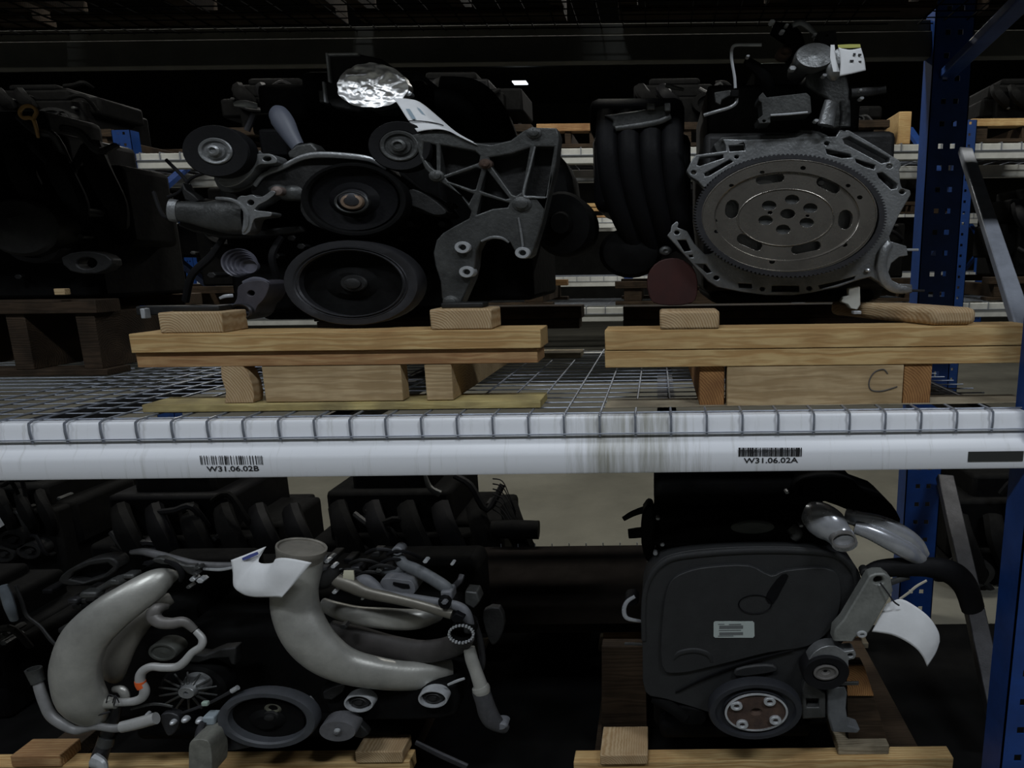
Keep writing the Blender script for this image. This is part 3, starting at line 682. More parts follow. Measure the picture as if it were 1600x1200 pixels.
put('lit_plate_edge', tube([(810, 340, YB - .003, 1.5), (814, 362, YB - .003, 2), (817, 385, YB - .003, 2)], 8), ALU, br)
put('lit_plate_edge', tube([(752, 377, YB - .001, 1.5), (768, 371, YB - .002, 2.4), (784, 372, YB - .002, 2.4), (795, 379, YB - .001, 1.5)], 8), ALU, br)
put('alternator', lathe(878, 350, 1.62, 48, 52, [(.9, .2), (1, .18), (1, .02), (.9, 0), (.4, -.01), (.3, -.03), (0, -.03)], 30, cap1=False), SOOT, e1)
put('exhaust_lump', lathe(850, 300, 1.75, 46, 70, [(.8, .2), (1, .15), (1, .02), (.8, 0), (0, 0)], 18, cap1=False), SOOT, e1)
for cx, cy in ((700, 320), (690, 350), (455, 372), (430, 400), (330, 430), (470, 385), (640, 350), (626, 372)):
    put('bolt_head', hexbolt(cx, cy, 1.60, 7, .05), ALU_DARK, e1)
# wiring and hoses behind
for pth in ([(260, 250, 1.75, 3), (300, 300, 1.7, 3), (260, 340, 1.72, 3), (240, 300, 1.75, 3)], [(330, 268, 1.6, 2.5), (300, 278, 1.62, 2.5), (280, 300, 1.63, 2.5), (262, 308, 1.64, 2.5)],
            [(350, 370, 1.62, 5), (330, 400, 1.62, 6), (300, 430, 1.63, 6), (290, 470, 1.66, 6)], [(440, 370, 1.6, 5), (425, 400, 1.58, 6), (432, 440, 1.6, 6), (420, 480, 1.62, 6)]):
    put('hose', tube(pth, 8), RUBBER, e1)
put('intake_runner', tube([(660, 170, 1.80, 22), (700, 168, 1.84, 26), (730, 200, 1.86, 30), (740, 260, 1.86, 32)], 14), SOOT, e1)
put('intake_runner', tube([(690, 140, 1.9, 20), (740, 150, 1.9, 24), (770, 190, 1.9, 28), (790, 250, 1.9, 30)], 14), SOOT, e1)
# paper tag lying from the foil over the bracket
tag1 = put('paper_tag', sheet([[(614, 153.5, 1.575), (640, 155, 1.572), (658, 161, 1.57), (684, 182, 1.565), (712, 206, 1.545), (740, 222, 1.53)],
                              [(622, 163, 1.55), (645, 168, 1.545), (662, 175, 1.54), (686, 192, 1.53), (714, 210, 1.52), (742, 224, 1.515)],
                              [(636, 185, 1.52), (655, 186, 1.517), (672, 188, 1.514), (692, 198, 1.51), (716, 213, 1.505), (744, 225.5, 1.505)],
                              [(652, 206, 1.495), (668, 203, 1.494), (686, 202, 1.493), (702, 205, 1.493), (720, 214, 1.494), (746, 226.5, 1.496)]]), PAPER, solid=.0012,
           label='white paper tag lying between the foil cover and the ribbed bracket', cat='tag', group='white paper tags on the engines')
def on_sheet(pts, w, Ys, m, parent, name):
    put(name, tube([(x, yy, Y_, w) for (x, yy), Y_ in zip(pts, Ys)], 5, 4, dk=.15), m, parent)
on_sheet([(639, 189), (658, 189.5), (672, 191), (686, 194), (693, 196.5)], 1.0, (1.508, 1.506, 1.504, 1.502, 1.500), INK, tag1, 'pen_stroke')
put('printed_lines', join(strap([((651, 167, 1.541), (656, 170, 1.538)), ((661, 181, 1.525), (667, 183, 1.523))], .0005), strap([((634, 170, 1.535), (640, 170, 1.535)), ((644, 186, 1.512), (650, 186, 1.512))], .0005)), PRINT, tag1)
# ================================================================ engine with the bare flywheel (shelf, right pallet)
e2 = thing('engine', (P(1240, 490, 1.8).x, 1.85, ZPB), 'engine showing its bare steel flywheel and slotted bellhousing plate, standing on the pallet marked C', 'engine', 'engines on the shelf and ground level')
def z7(x, y): return (1000 + x / 3.552, 200 + y / 3.552)
def Z7(*pts): return [z7(x, y) for x, y in pts]
YBH = 1.60
bell = Z7((460, 60), (600, 64), (760, 60), (868, 50), (908, 30), (980, 28), (1010, 48), (1088, 46), (1110, 10), (1160, 12), (1200, 35), (1320, 105), (1440, 180), (1455, 200), (1440, 232), (1445, 300), (1455, 332), (1500, 345), (1505, 368), (1440, 480), (1385, 600), (1390, 628), (1480, 655), (1488, 708), (1440, 716), (1396, 750), (1380, 800), (1398, 845), (1440, 865), (1510, 868), (1512, 914), (1440, 915), (1385, 892), (1330, 858), (1280, 826),
          (1200, 848), (1100, 884), (950, 914), (850, 928), (700, 928), (560, 910), (430, 884), (380, 852), (280, 742), (200, 652), (150, 597), (170, 572), (175, 540), (205, 515), (216, 530), (208, 552), (262, 572), (300, 640), (360, 700), (430, 690), (430, 330), (352, 330), (322, 296), (276, 266), (258, 236), (288, 176), (310, 148), (480, 126), (474, 92))
holes = [Z7((330, 162), (462, 146), (464, 166), (332, 210), (316, 206)), Z7((356, 252), (498, 176), (518, 186), (384, 264), (362, 268)), Z7((492, 97), (578, 94), (582, 124), (498, 130)),
         Z7((1125, 60), (1165, 46), (1388, 165), (1384, 188), (1340, 195), (1230, 135), (1135, 86)), Z7((1030, 115), (1168, 145), (1176, 164), (1120, 166), (1040, 145)),
         Z7((1195, 170), (1308, 206), (1300, 230), (1250, 215), (1200, 190)), Z7((1315, 250), (1345, 245), (1430, 310), (1425, 335), (1395, 340), (1325, 275)),
         Z7((206, 622), (256, 620), (284, 680), (246, 686)), Z7((270, 704), (294, 704), (296, 718), (276, 718)), Z7((312, 756), (368, 756), (398, 800), (372, 806)),
         Z7((546, 862), (620, 866), (624, 890), (552, 886)), Z7((732, 876), (884, 876), (884, 908), (732, 908)), Z7((990, 874), (1100, 850), (1196, 822), (1188, 840), (1100, 868), (1000, 892))]
for cx, cy, r in ((1037, 85, 15), (1385, 212, 17), (1455, 354, 17), (298, 246, 15), (537, 160, 13), (205, 580, 15), (680, 894, 15), (940, 890, 15), (424, 832, 16)):
    holes.append(Z7(*ell(cx, cy, r, r * .75, 12)))
bh = put('bellhousing_plate', plate(bell, YBH, YBH + .035, holes), ALU, e2, bevel=.003, label='slotted aluminium bellhousing plate')
put('bolt_head', lathe(*z7(1385, 212), YBH + .004, 5.5, 4, [(1, .02), (1, 0), (0, -.002)], 12, cap1=False), ALU_DIRTY, bh)
put('bolt_head', lathe(*z7(1265, 790), YBH - .006, 4, 2.6, [(1, .01), (1, 0), (0, -.002)], 10, cap1=False), BRIGHT, bh)
put('dowel', tube([(*z7(1480, 676), YBH + .012, 2), (*z7(1545, 676), YBH + .012, 2)], 8, 2), BRIGHT, bh)
put('dowel', tube([(*z7(1505, 902), YBH + .012, 2), (*z7(1578, 904), YBH + .012, 2)], 8, 2), STEEL_DARK, bh)
put('starter_nose', tube([(*z7(1385, 640), YBH - .002, 7), (*z7(1352, 690), YBH - .006, 8), (*z7(1340, 770), YBH - .006, 8), (*z7(1362, 850), YBH - .004, 8), (*z7(1420, 892), YBH, 7), (*z7(1505, 895), YBH + .005, 6)], 10, dk=.5), ALU, bh)
# flywheel
FX, FY = 1235, 337
def fly():
    c = (FX, FY)
    out = []
    N = 132
    for i in range(N):
        for f, r in ((0.0, .975), (.28, 1.0), (.55, 1.0), (.83, .975)):
            a = 2 * math.pi * (i + f) / N; out.append((FX + 151 * r * math.cos(a), FY + 97 * r * math.sin(a)))
    return out
rg = put('flywheel', plate(fly(), 1.555, 1.585, [ell(FX, FY, 139, 88.5, 60)]), STEEL_DARK, e2, smooth=0, label='bare steel flywheel with toothed ring gear')
fcx, fcy = 1233, 338
def slot(cx, cy, L, w, ang):             # rounded slot in zoomed pixels, stretched like the rest of the wheel
    pts = []
    ca, sa = math.cos(ang), math.sin(ang)
    for s in (1, -1):
        for k in range(7):
            t = -math.pi / 2 + math.pi * k / 6
            x = s * (L / 2 - w / 2) + s * w / 2 * math.cos(t); y = s * w / 2 * math.sin(t)
            pts.append((cx + x * ca - y * sa, cy + x * sa + y * ca))
    return Z7(*pts)
slots = [slot(511, 450, 105, 75, 1.75), slot(722, 284, 160, 46, -.14), slot(1045, 318, 140, 56, .45), slot(1140, 508, 110, 78, 1.72), slot(922, 664, 168, 50, -.2), slot(608, 634, 150, 58, .42)]
fh = []
for x, y, r in ((678, 246, 14), (905, 222, 16), (1155, 320, 14), (1220, 385, 16), (1135, 648, 17), (733, 742, 17), (415, 515, 14), (425, 574, 14), (508, 320, 14), (1183, 250, 9), (722, 470, 14), (930, 488, 11)):
    fh.append(Z7(*ell(x, y, r, r * .72, 10)))
hubhole = Z7(*ell(820, 476, 42, 27, 18))
boltholes = [Z7(*ell(x, y, 40, 27, 16)) for x, y in ((845, 397), (946, 444), (926, 525), (795, 563), (697, 512), (717, 430))]
# three faces of the wheel: outer friction ring, step ring and hub
put('friction_face', plate(ell(fcx, fcy, 137, 87.5, 72), 1.557, 1.58, [ell(fcx - 3, fcy, 114, 70, 60)] + [h for h in fh if abs((h[0][0] - fcx) / 114) ** 2 + abs((h[0][1] - fcy) / 70) ** 2 > 1.0]), STEEL, rg, smooth=30, bevel=.0015)
inner = [h for h in fh if abs((h[0][0] - fcx) / 114) ** 2 + abs((h[0][1] - fcy) / 70) ** 2 <= 1.0]
put('drive_plate', plate(ell(fcx - 3, fcy, 115, 71, 60), 1.562, 1.578, slots + inner + [hubhole] + boltholes), STEEL, rg, smooth=30, bevel=.001)
put('step_edge', lathe(fcx - 3, fcy, 1.5575, 115, 71, [(1.0, .008), (1.0, -.0005), (.985, .001), (.97, .005)], 60, cap1=False), STEEL, rg)
put('hub_step', lathe(fcx - 5, fcy + 2, 1.5595, 76, 45, [(1.0, .006), (1.0, .0005), (.985, 0), (.965, .003)], 56, cap1=False), STEEL, rg)
put('rim_edge', lathe(fcx, fcy, 1.5555, 138, 88, [(1.0, .02), (1.0, .0005), (.985, 0), (.975, .0025)], 72, cap1=False), STEEL, rg)
for x, y in ((845, 397), (946, 444), (926, 525), (795, 563), (697, 512), (717, 430)):
    put('bolt_recess', lathe(*z7(x, y), 1.570, 11.2, 7.6, [(1, -.004), (.9, .001), (.5, .002), (.0, .001)], 16, cap1=False), ALU_DIRTY, rg)
put('crank_end', lathe(*z7(820, 476), 1.585, 16, 10, [(1, -.01), (.75, 0), (.7, .03), (0, .03)], 20, cap1=False), SOOT, rg)
put('core_plug', lathe(*z7(690, 310), 1.592, 14, 6, [(1, 0), (0, -.002)], 14, cap1=False), BRIGHT, e2)
put('bolt_head', hexbolt(*z7(1005, 306), 1.585, 6, .01), ALU, e2)
# castings behind
put('cylinder_block', join(bx(1100, 205, 1395, 455, 1.66, 2.2), bx(1120, 440, 1380, 470, 1.68, 2.1)), ALU_DARK, e2, bevel=.015)
put('oil_pan', wbox(P(1110, 460, 1.66).x, P(1370, 460, 1.66).x, 1.66, 2.15, ZPB, P(1200, 452, 1.66).z), SOOT, e2, bevel=.02)
put('upper_casting', plate([(1128, 214), (1240, 210), (1250, 202), (1282, 206), (1300, 218), (1310, 240), (1160, 246), (1120, 238)], YBH + .012, YBH + .08, smooth=2), ALU_DIRTY, e2, bevel=.006)
put('cylinder_head', join(bx(1105, 130, 1345, 212, 1.72, 2.2), bx(1180, 96, 1330, 140, 1.78, 2.2)), ALU_DARK, e2, bevel=.012)
DEPTH = -.08
put('coil_bracket', plate(Z7(*[(0, 0)]) if False else [(1186, 150), (1192, 144), (1198, 152), (1260, 145), (1266, 150), (1268, 176), (1264, 178), (1204, 182), (1204, 192), (1186, 193), (1184, 186), (1192, 180), (1190, 160), (1185, 157)], 1.64, 1.70, [ell(1194, 189, 3, 2, 8)]), ALU_DIRTY, e2, bevel=.003)
put('bracket_lip', tube([(1204, 180, 1.635, 1.6), (1230, 178.5, 1.635, 1.8), (1262, 175.5, 1.635, 1.6)], 8), BRIGHT, e2)
put('water_outlet', lathe(1274, 86, 1.62, 31, 20, [(.7, .16), (.85, .12), (.9, .05), (1, .04), (1, .006), (.95, 0), (0, .004)], 32, cap1=False), ALU, e2)
put('outlet_neck', tube([(1300, 84, 1.63, 14), (1306, 95, 1.63, 15), (1302, 112, 1.63, 13), (1296, 120, 1.64, 10)], 12, dk=.6), ALU, e2)
put('riser', plate([(1262, 112), (1310, 110), (1324, 120), (1328, 160), (1322, 196), (1290, 198), (1296, 160), (1284, 150), (1262, 135)], 1.68, 1.78, smooth=2), ALU_DIRTY, e2, bevel=.008)
put('riser_tube', tube([(1300, 160, 1.66, 12), (1294, 178, 1.66, 12), (1290, 196, 1.66, 13)], 12), ALU, e2)
put('riser_tube', tube([(1320, 158, 1.68, 8), (1321, 178, 1.68, 8), (1320, 198, 1.68, 9)], 12), ALU_DIRTY, e2)
put('egr_valve', tube([(1206, 44, 1.70, 10), (1222, 50, 1.70, 14), (1236, 58, 1.7, 16), (1240, 76, 1.7, 18), (1232, 96, 1.7, 18)], 14), SOOT, e2)
put('valve_cover_edge', tube([(1238, 40, 1.66, 4), (1250, 36, 1.66, 5), (1262, 42, 1.66, 5), (1270, 50, 1.66, 4), (1276, 54, 1.66, 3)], 10), ALU, e2)
put('lift_plate', plate([(1272, 50), (1306, 47), (1308, 62), (1300, 70), (1284, 68), (1274, 60)], 1.67, 1.69, [ell(1292, 55, 3, 2, 8)]), ALU_DARK, e2, bevel=.002)
for cx, cy, r in ((1207, 33, 5), (1230, 38, 3), (1223, 48, 4), (1274, 53, 3), (1239, 106, 6), (1289, 117, 4), (1169, 87, 3), (1276, 188, 4), (1345, 140, 3), (1347, 153, 4)):
    put('bolt_head', hexbolt(cx, cy, 1.63, r, .02), BRIGHT, e2)
put('rust_core', lathe(1226, 82, 1.66, 12, 9, [(1, .03), (1, 0), (.6, -.004), (0, .002)], 14, cap1=False), RUST, e2)
put('vent_pipe', tube([(1190, 70, 1.64, 2.4), (1168, 70, 1.64, 2.4), (1150, 70.5, 1.64, 2.4), (1144, 76, 1.64, 2.6), (1143, 90, 1.64, 2.6), (1145, 104, 1.64, 2.4), (1148, 122, 1.64, 2.4), (1149, 138, 1.64, 2.4)], 9), BRIGHT, e2)
put('pipe_joint', bx(1142, 140, 1155, 152, 1.63, 1.65), SOOT, e2, bevel=.003)
put('vent_pipe', tube([(1151, 152, 1.64, 2.6), (1150, 161, 1.64, 2.6), (1140, 168, 1.64, 2.6), (1120, 174, 1.64, 2.6), (1100, 180, 1.65, 2.6)], 9), ALU, e2)
put('pipe_bracket', plate([(1116, 144), (1142, 140), (1144, 148), (1128, 156), (1126, 164), (1118, 160)], 1.66, 1.67), ALU_DIRTY, e2, bevel=.002)
put('side_hose', tube([(1165, 95, 1.66, 7), (1180, 105, 1.67, 9), (1195, 120, 1.68, 11), (1200, 140, 1.7, 12)], 10), BLACK, e2)
put('side_stub', tube([(1330, 146, 1.68, 7), (1350, 144, 1.68, 7), (1370, 142, 1.7, 6), (1384, 140, 1.7, 6)], 10), ALU_DARK, e2)
DEPTH = 0.0
# black manifold on its left side
put('plastic_manifold', join(bx(926, 205, 1080, 330, 1.72, 2.1), bx(920, 150, 1070, 215, 1.80, 2.1)), BLACK, e2, bevel=.025)
for i in range(4):
    put('manifold_runner', tube([(950 + i * 34, 178, 1.70, 17), (948 + i * 34, 230, 1.66, 18), (956 + i * 33, 290, 1.66, 18), (975 + i * 30, 345, 1.68, 17), (1000 + i * 24, 390, 1.72, 15)], 12), BLACK, e2)
put('manifold_flange', plate([(943, 180), (1000, 172), (1040, 163), (1046, 172), (1050, 184), (1010, 196), (962, 204), (956, 196), (958, 188)], 1.66, 1.70), ALU_DIRTY, e2, bevel=.004)
put('manifold_lip', tube([(962, 201, 1.655, 4), (1000, 196, 1.655, 4.5), (1030, 190, 1.655, 4.5), (1048, 182, 1.655, 4)], 9), ALU_DIRTY, e2)
put('gasket_tab', bx(1010, 160, 1024, 172, 1.65, 1.67), ALU_DIRTY, e2, bevel=.003)
put('gasket_tab', bx(1038, 160, 1048, 174, 1.64, 1.66), ALU_DIRTY, e2, bevel=.003)
put('top_lever', tube([(1040, 133, 1.66, 3), (1050, 136, 1.66, 3.4), (1068, 140, 1.67, 2.4)], 8), ALU_DIRTY, e2)
put('red_canister', plate([(1012, 430), (1030, 408), (1060, 404), (1084, 420), (1090, 450), (1080, 474), (1030, 476), (1014, 462)], 1.62, 1.72, smooth=3), REDP, e2, bevel=.012, label='faded red canister')
put('drain_bung', lathe(1040, 392, 1.64, 10, 8, [(1, .03), (1, .004), (.8, 0), (.4, -.002), (0, .002)], 16, cap1=False), ALU_DIRTY, e2)
put('white_stand', plate([(1326, 450), (1344, 447), (1345, 476), (1340, 484), (1328, 482), (1324, 476), (1314, 472), (1318, 464), (1326, 462)], 1.62, 1.64), mat('off_white_plastic', (.5, .5, .45), .6), e2, bevel=.003)
put('stand_foot', bx(1334, 486, 1346, 491, 1.61, 1.63), BRIGHT, e2, bevel=.001)
put('alternator_lump', lathe(985, 395, 1.70, 50, 40, [(.9, .2), (1, .16), (1, .02), (.85, 0), (.3, -.01), (0, -.012)], 24, cap1=False), SOOT, e2)
# paper tag
DEPTH = -.09
tg = put('paper_tag', sheet([[(1310, 74.5, 1.60), (1328, 78, 1.595), (1345, 75, 1.60)], [(1313, 95, 1.595), (1331, 97, 1.59), (1350, 92, 1.60)], [(1312, 119, 1.59), (1332, 115, 1.59), (1352.5, 110, 1.60)]]), PAPER, solid=.0015,
         label='small white paper tag beside the water outlet of the flywheel engine', cat='tag', group='white paper tags on the engines')
put('tape_strip', strap([((1309, 70, 1.60), (1310, 75, 1.599)), ((1328, 69, 1.598), (1329, 75, 1.597)), ((1344, 69, 1.60), (1345, 74, 1.60))], .001), YELLOWTAPE, tg)
put('printed_marks', join(bx(1328, 93.5, 1334, 96.5, 1.5875, 1.588), bx(1341, 95, 1346, 97.5, 1.5935, 1.594), bx(1333, 83, 1337, 87, 1.590, 1.5905), bx(1341, 84, 1346, 87, 1.593, 1.5935)), INK, tg, smooth=0)
put('tie_strip', strap([((1298, 70, 1.61), (1304, 70, 1.61)), ((1297, 90, 1.605), (1306, 92, 1.605)), ((1302, 112, 1.60), (1312, 112, 1.60))], .001), PAPER, tg)
DEPTH = 0.0
# ================================================================ V engine with the two satin intake pipes (ground level, left)
lp1, zl1 = low_pallet('pallet', -60, 640, 1194, 1.50, 'pine pallet under the engine with two satin intake pipes, mostly below the frame', [], [])
lp1c = put('support_block', wbox(P(18, 1180, 1.5).x, P(95, 1180, 1.5).x, 1.495, 1.56, zl1, zl1 + .035), W2, lp1, bevel=.003)
put('support_block', wbox(P(556, 1180, 1.5).x, P(630, 1180, 1.5).x, 1.495, 1.56, zl1, zl1 + .035), WE, lp1, bevel=.003)
e3 = thing('engine', (P(400, 1150, 1.8).x, 1.85, zl1 + .035), 'engine with two fat curved satin intake pipes and a curled paper tag', 'engine', 'engines on the shelf and ground level')
DEPTH = -.13
put('cylinder_block', join(bx(150, 980, 660, 1130, 1.72, 2.2)), SOOT, e3, bevel=.03)
put('cylinder_bank', join(bx(130, 940, 300, 1040, 1.74, 2.1)), SOOT, e3, bevel=.03)
put('cylinder_bank', join(bx(510, 930, 720, 1060, 1.76, 2.1)), SOOT, e3, bevel=.03)
put('oil_pan', wbox(P(200, 1130, 1.66).x, P(620, 1130, 1.66).x, 1.54, 2.1, zl1 + .035, P(400, 1115, 1.72).z), SOOT, e3, bevel=.02)
# left pipes
put('intake_pipe', tube([(276, 900, 1.64, 8), (262, 904, 1.62, 17), (243, 912, 1.60, 23), (205, 936, 1.57, 27), (165, 965, 1.55, 31), (132, 1000, 1.54, 34), (118, 1040, 1.535, 36), (121, 1072, 1.54, 37), (130, 1097, 1.55, 37), (138, 1112, 1.57, 31), (141, 1117, 1.59, 18)], 22, dk=.65), PIPE, e3, label='fat satin intake pipe curving down the left')
put('pipe_cap_seam', tube([(88, 1096, 1.52, 1.6), (100, 1106, 1.515, 2.2), (120, 1114, 1.52, 2.4), (150, 1117, 1.535, 2), (172, 1112, 1.55, 1.5)], 8), STEEL_DARK, e3)
put('intake_pipe', tube([(268, 934, 1.70, 9), (240, 950, 1.67, 15), (216, 972, 1.65, 19), (192, 1005, 1.63, 21), (180, 1034, 1.62, 21), (176, 1052, 1.63, 18), (178, 1062, 1.66, 8)], 18, dk=.65), mat('brownish_pipe', (.30, .285, .25), .45, .35, .22, 10, .15, 160), e3)
# centre pipe with its open mouth
mp_ = put('intake_pipe', tube([(704, 1048, 1.66, 18), (672, 1055, 1.63, 22), (630, 1056, 1.60, 24), (585, 1051, 1.575, 26), (540, 1040, 1.56, 29), (505, 1020, 1.55, 34), (478, 990, 1.55, 37), (463, 955, 1.56, 37), (460, 920, 1.57, 36), (466, 890, 1.58, 36), (470, 866, 1.58, 34)], 24, dk=.7), PIPE, e3, label='fat satin intake pipe rising to an open mouth')
put('pipe_mouth', tube([(469, 872, 1.58, 34), (470, 864, 1.58, 36), (471, 858, 1.58, 37.5), (471.5, 854, 1.58, 37.5)], 28, dk=.8, hollow=.93), mat('dull_mouth_alloy', (.32, .30, .26), .5, .4, .3, 18), mp_)
put('intake_pipe', tube([(508, 946, 1.70, 12), (528, 954, 1.665, 14), (560, 962, 1.645, 15.5), (600, 966, 1.635, 17), (635, 968, 1.64, 17), (664, 966, 1.66, 16), (684, 962, 1.70, 13)], 18, dk=.7), PIPE, e3)
put('rubber_hose', tube([(520, 990, 1.68, 22), (560, 1000, 1.66, 23), (610, 1012, 1.645, 21), (660, 1018, 1.63, 19), (700, 1012, 1.61, 18), (718, 1002, 1.59, 19), (722, 993, 1.57, 20)], 18, hollow=.86, dk=.6), mat('brown_black_rubber', (.05, .045, .043), .6, 0, .3, 30), e3)
# toothed clamp at the hose end
gs = []
for k in range(22):
    a = 2 * math.pi * k / 22; gs.append(bx(720 + 19 * math.cos(a) - 1.6, 992 + 13.5 * math.sin(a) - 1.2, 720 + 19 * math.cos(a) + 1.6, 992 + 13.5 * math.sin(a) + 1.2, 1.545, 1.552))
hs = put('hose_opening', lathe(720, 992, 1.55, 20, 14.5, [(1, .04), (1, .002), (.96, 0), (.9, 0), (.87, .01), (.86, .06)], 30), SOOT, e3)
put('clamp_teeth', join(*gs), BRIGHT, hs, smooth=0)
# coolant rails right
put('coolant_rail', tube([(512, 900, 1.60, 9), (530, 908, 1.59, 11), (552, 916, 1.585, 12), (575, 926, 1.58, 10), (620, 936, 1.575, 8.5), (660, 946, 1.57, 8), (706, 960, 1.565, 8)], 14), mat('dull_rail', (.24, .225, .19), .4, .5, .3, 14), e3)
put('coolant_rail', tube([(556, 912, 1.60, 9), (570, 908, 1.595, 11), (584, 916, 1.59, 10), (600, 928, 1.585, 7.5), (640, 934, 1.58, 7), (690, 942, 1.575, 7), (716, 948, 1.57, 8), (728, 960, 1.57, 9), (734, 985, 1.58, 9)], 14), GREYPL, e3)
put('rail_clamp', plate([(684, 938), (696, 938), (702, 946), (700, 952), (688, 950)], 1.55, 1.575, smooth=2), BLACK, e3, bevel=.003)
put('rail_clamp', plate([(704, 966), (712, 958), (726, 965), (720, 974), (708, 972)], 1.545, 1.57), BLACK, e3, bevel=.003)
put('clamp_screw', hexbolt(694, 942, 1.545, 5, .01), GREYPL, e3)
put('rail_tab', strap([((537, 892, 1.585), (552, 892, 1.585)), ((536, 900, 1.58), (553, 901, 1.58)), ((535, 910, 1.583), (553, 911, 1.583))], .004), mat('cream_tab', (.5, .48, .36), .5), e3)
put('metal_elbow', tube([(733, 1012, 1.585, 9), (737, 1030, 1.58, 10), (744, 1050, 1.575, 10), (752, 1074, 1.57, 11)], 16), PIPE, e3)
put('elbow_band', tube([(750, 1072, 1.57, 13), (752, 1077, 1.57, 14), (753, 1082, 1.57, 13)], 16), PIPE, e3)
put('rubber_hose', tube([(751, 1078, 1.572, 14), (757, 1096, 1.57, 14), (762, 1112, 1.57, 15), (770, 1126, 1.57, 14), (784, 1136, 1.575, 10), (792, 1139, 1.58, 7)], 14), mat('grey_black_hose', (.06, .06, .065), .6, 0, .3, 60, .5, 90), e3)
put('hose_knob', lathe(782, 1136, 1.56, 11, 6, [(1, .03), (1, .005), (.7, 0), (0, 0)], 12, cap1=False), GREYPL, e3)
put('side_tube', tube([(742, 970, 1.60, 4), (750, 1000, 1.60, 5), (754, 1030, 1.60, 5), (752, 1046, 1.60, 4), (744, 1052, 1.6, 4)], 9), STEEL_DARK, e3)
put('side_bracket', plate([(726, 924), (745, 926), (750, 940), (740, 952), (726, 944)], 1.62, 1.66), ALU_DIRTY, e3, bevel=.004)
put('heat_shield', plate([(755, 955), (780, 950), (788, 975), (780, 1000), (768, 1008), (758, 985)], 1.66, 1.68, smooth=2), ALU_DARK, e3, bevel=.003)
# plastic boxes and hoses on top right
put('actuator_box', plate([(594, 920), (596, 906), (612, 904), (628, 906), (642, 908), (648, 918), (646, 928), (620, 930), (602, 927)], 1.60, 1.66, smooth=3), GREYPL, e3, bevel=.008)
put('box_slot', plate([(614, 910), (638, 914), (640, 919), (628, 919), (614, 914)], 1.597, 1.60), BLACK, e3)
put('top_hose', tube([(617, 862, 1.64, 9), (624, 872, 1.635, 9), (632, 882, 1.63, 9), (650, 890, 1.62, 10), (672, 902, 1.61, 10), (694, 916, 1.60, 10), (702, 924, 1.6, 9)], 12), mat('slate_hose', (.13, .14, .15), .55, 0, .3, 40), e3)
put('top_hose', tube([(590, 890, 1.64, 6), (608, 892, 1.64, 6), (626, 890, 1.64, 7), (636, 882, 1.645, 6)], 10), mat('slate_hose', (.1, .1, .1)), e3)
put('hose_elbow', lathe(620, 862, 1.62, 9, 7, [(1, .03), (1, .003), (.8, 0), (.5, 0), (.45, .01), (0, .01)], 14, cap1=False), GREYPL, e3)
put('rail_joint', bx(688, 924, 706, 940, 1.58, 1.62), GREYPL, e3, bevel=.005)
put('thin_hose', tube([(708, 918, 1.62, 5), (718, 908, 1.62, 5), (722, 898, 1.63, 5)], 8), STEEL_DARK, e3)
rnd = random.Random(12)
for k in range(26):
    cx, cy = rnd.uniform(505, 610), rnd.uniform(862, 908)
    if k % 3 == 0: put('connector', bx(cx - 7, cy - 4, cx + 7, cy + 4, 1.63 + rnd.uniform(0, .05), 1.70), rnd.choice((STEEL_DARK, ALU_DARK, GREYPL, BLACK)), e3, bevel=.003)
    elif k % 3 == 1: put('bolt_head', hexbolt(cx, cy, 1.61 + rnd.uniform(0, .04), rnd.uniform(3, 5), .03), rnd.choice((BRIGHT, ALU_DIRTY, ALU)), e3)
    else: put('wire', tube([(cx, cy, 1.63, 3), (cx + 15, cy - 6, 1.62, 3), (cx + 34, cy - 4, 1.63, 3), (cx + 52, cy + 4, 1.65, 3)], 7), rnd.choice((STEEL_DARK, RUBBER, ALU_DARK)), e3)
put('valve_body', tube([(498, 912, 1.60, 11), (508, 906, 1.595, 14), (518, 898, 1.59, 12), (522, 888, 1.59, 8)], 12), ALU_DARK, e3)
for cx, cy, r in ((498, 906, 4), (496, 900, 3), (494, 914, 3), (510, 878, 4), (522, 926, 4), (536, 980, 6), (566, 936, 3), (664, 878, 4), (706, 882, 3), (520, 886, 4)):
    put('bolt_head', hexbolt(cx, cy, 1.585, r, .02), BRIGHT if r < 5 else ALU_DARK, e3)
# top left: charge pipe, brackets
put('charge_hose', tube([(205, 863, 1.66, 4), (225, 862, 1.65, 6), (250, 868, 1.64, 7), (280, 876, 1.63, 7), (310, 882, 1.63, 6), (340, 884, 1.63, 6), (372, 884, 1.63, 6)], 12), mat('dark_slate_hose', (.12, .12, .125), .5, 0, .3, 40), e3)
put('thin_rod', tube([(318, 889, 1.62, 2), (345, 890, 1.62, 2.5), (368, 886, 1.62, 2)], 8), BRIGHT, e3)
put('hose_bracket', plate([(236, 876), (250, 872), (290, 884), (304, 884), (306, 900), (292, 896), (278, 884), (252, 882)], 1.61, 1.63, smooth=2), ALU_DIRTY, e3, bevel=.003)
put('pipe_end_clamp', tube([(258, 876, 1.60, 3), (276, 884, 1.59, 4.5), (284, 897, 1.59, 4.5), (282, 908, 1.60, 3)], 10), RUBBER, e3)
for cx, cy, r in ((312, 908, 6), (300, 906, 5), (304, 898, 4), (294, 918, 4), (308, 888, 4)):
    put('bolt_head', hexbolt(cx, cy, 1.60, r, .02), BRIGHT if r > 4 else ALU_DIRTY, e3)
put('oval_cover', plate([(90, 908), (104, 892), (132, 878), (160, 872), (178, 874), (184, 888), (170, 902), (140, 912), (110, 916)], 1.64, 1.68, [[(106, 906), (116, 894), (140, 884), (168, 880), (176, 886), (160, 900), (130, 910)]], smooth=2), ALU_DARK, e3, bevel=.004)
put('oval_inner', plate([(108, 908), (118, 894), (140, 884), (170, 880), (176, 888), (158, 902), (130, 911)], 1.665, 1.68), BLACK, e3)
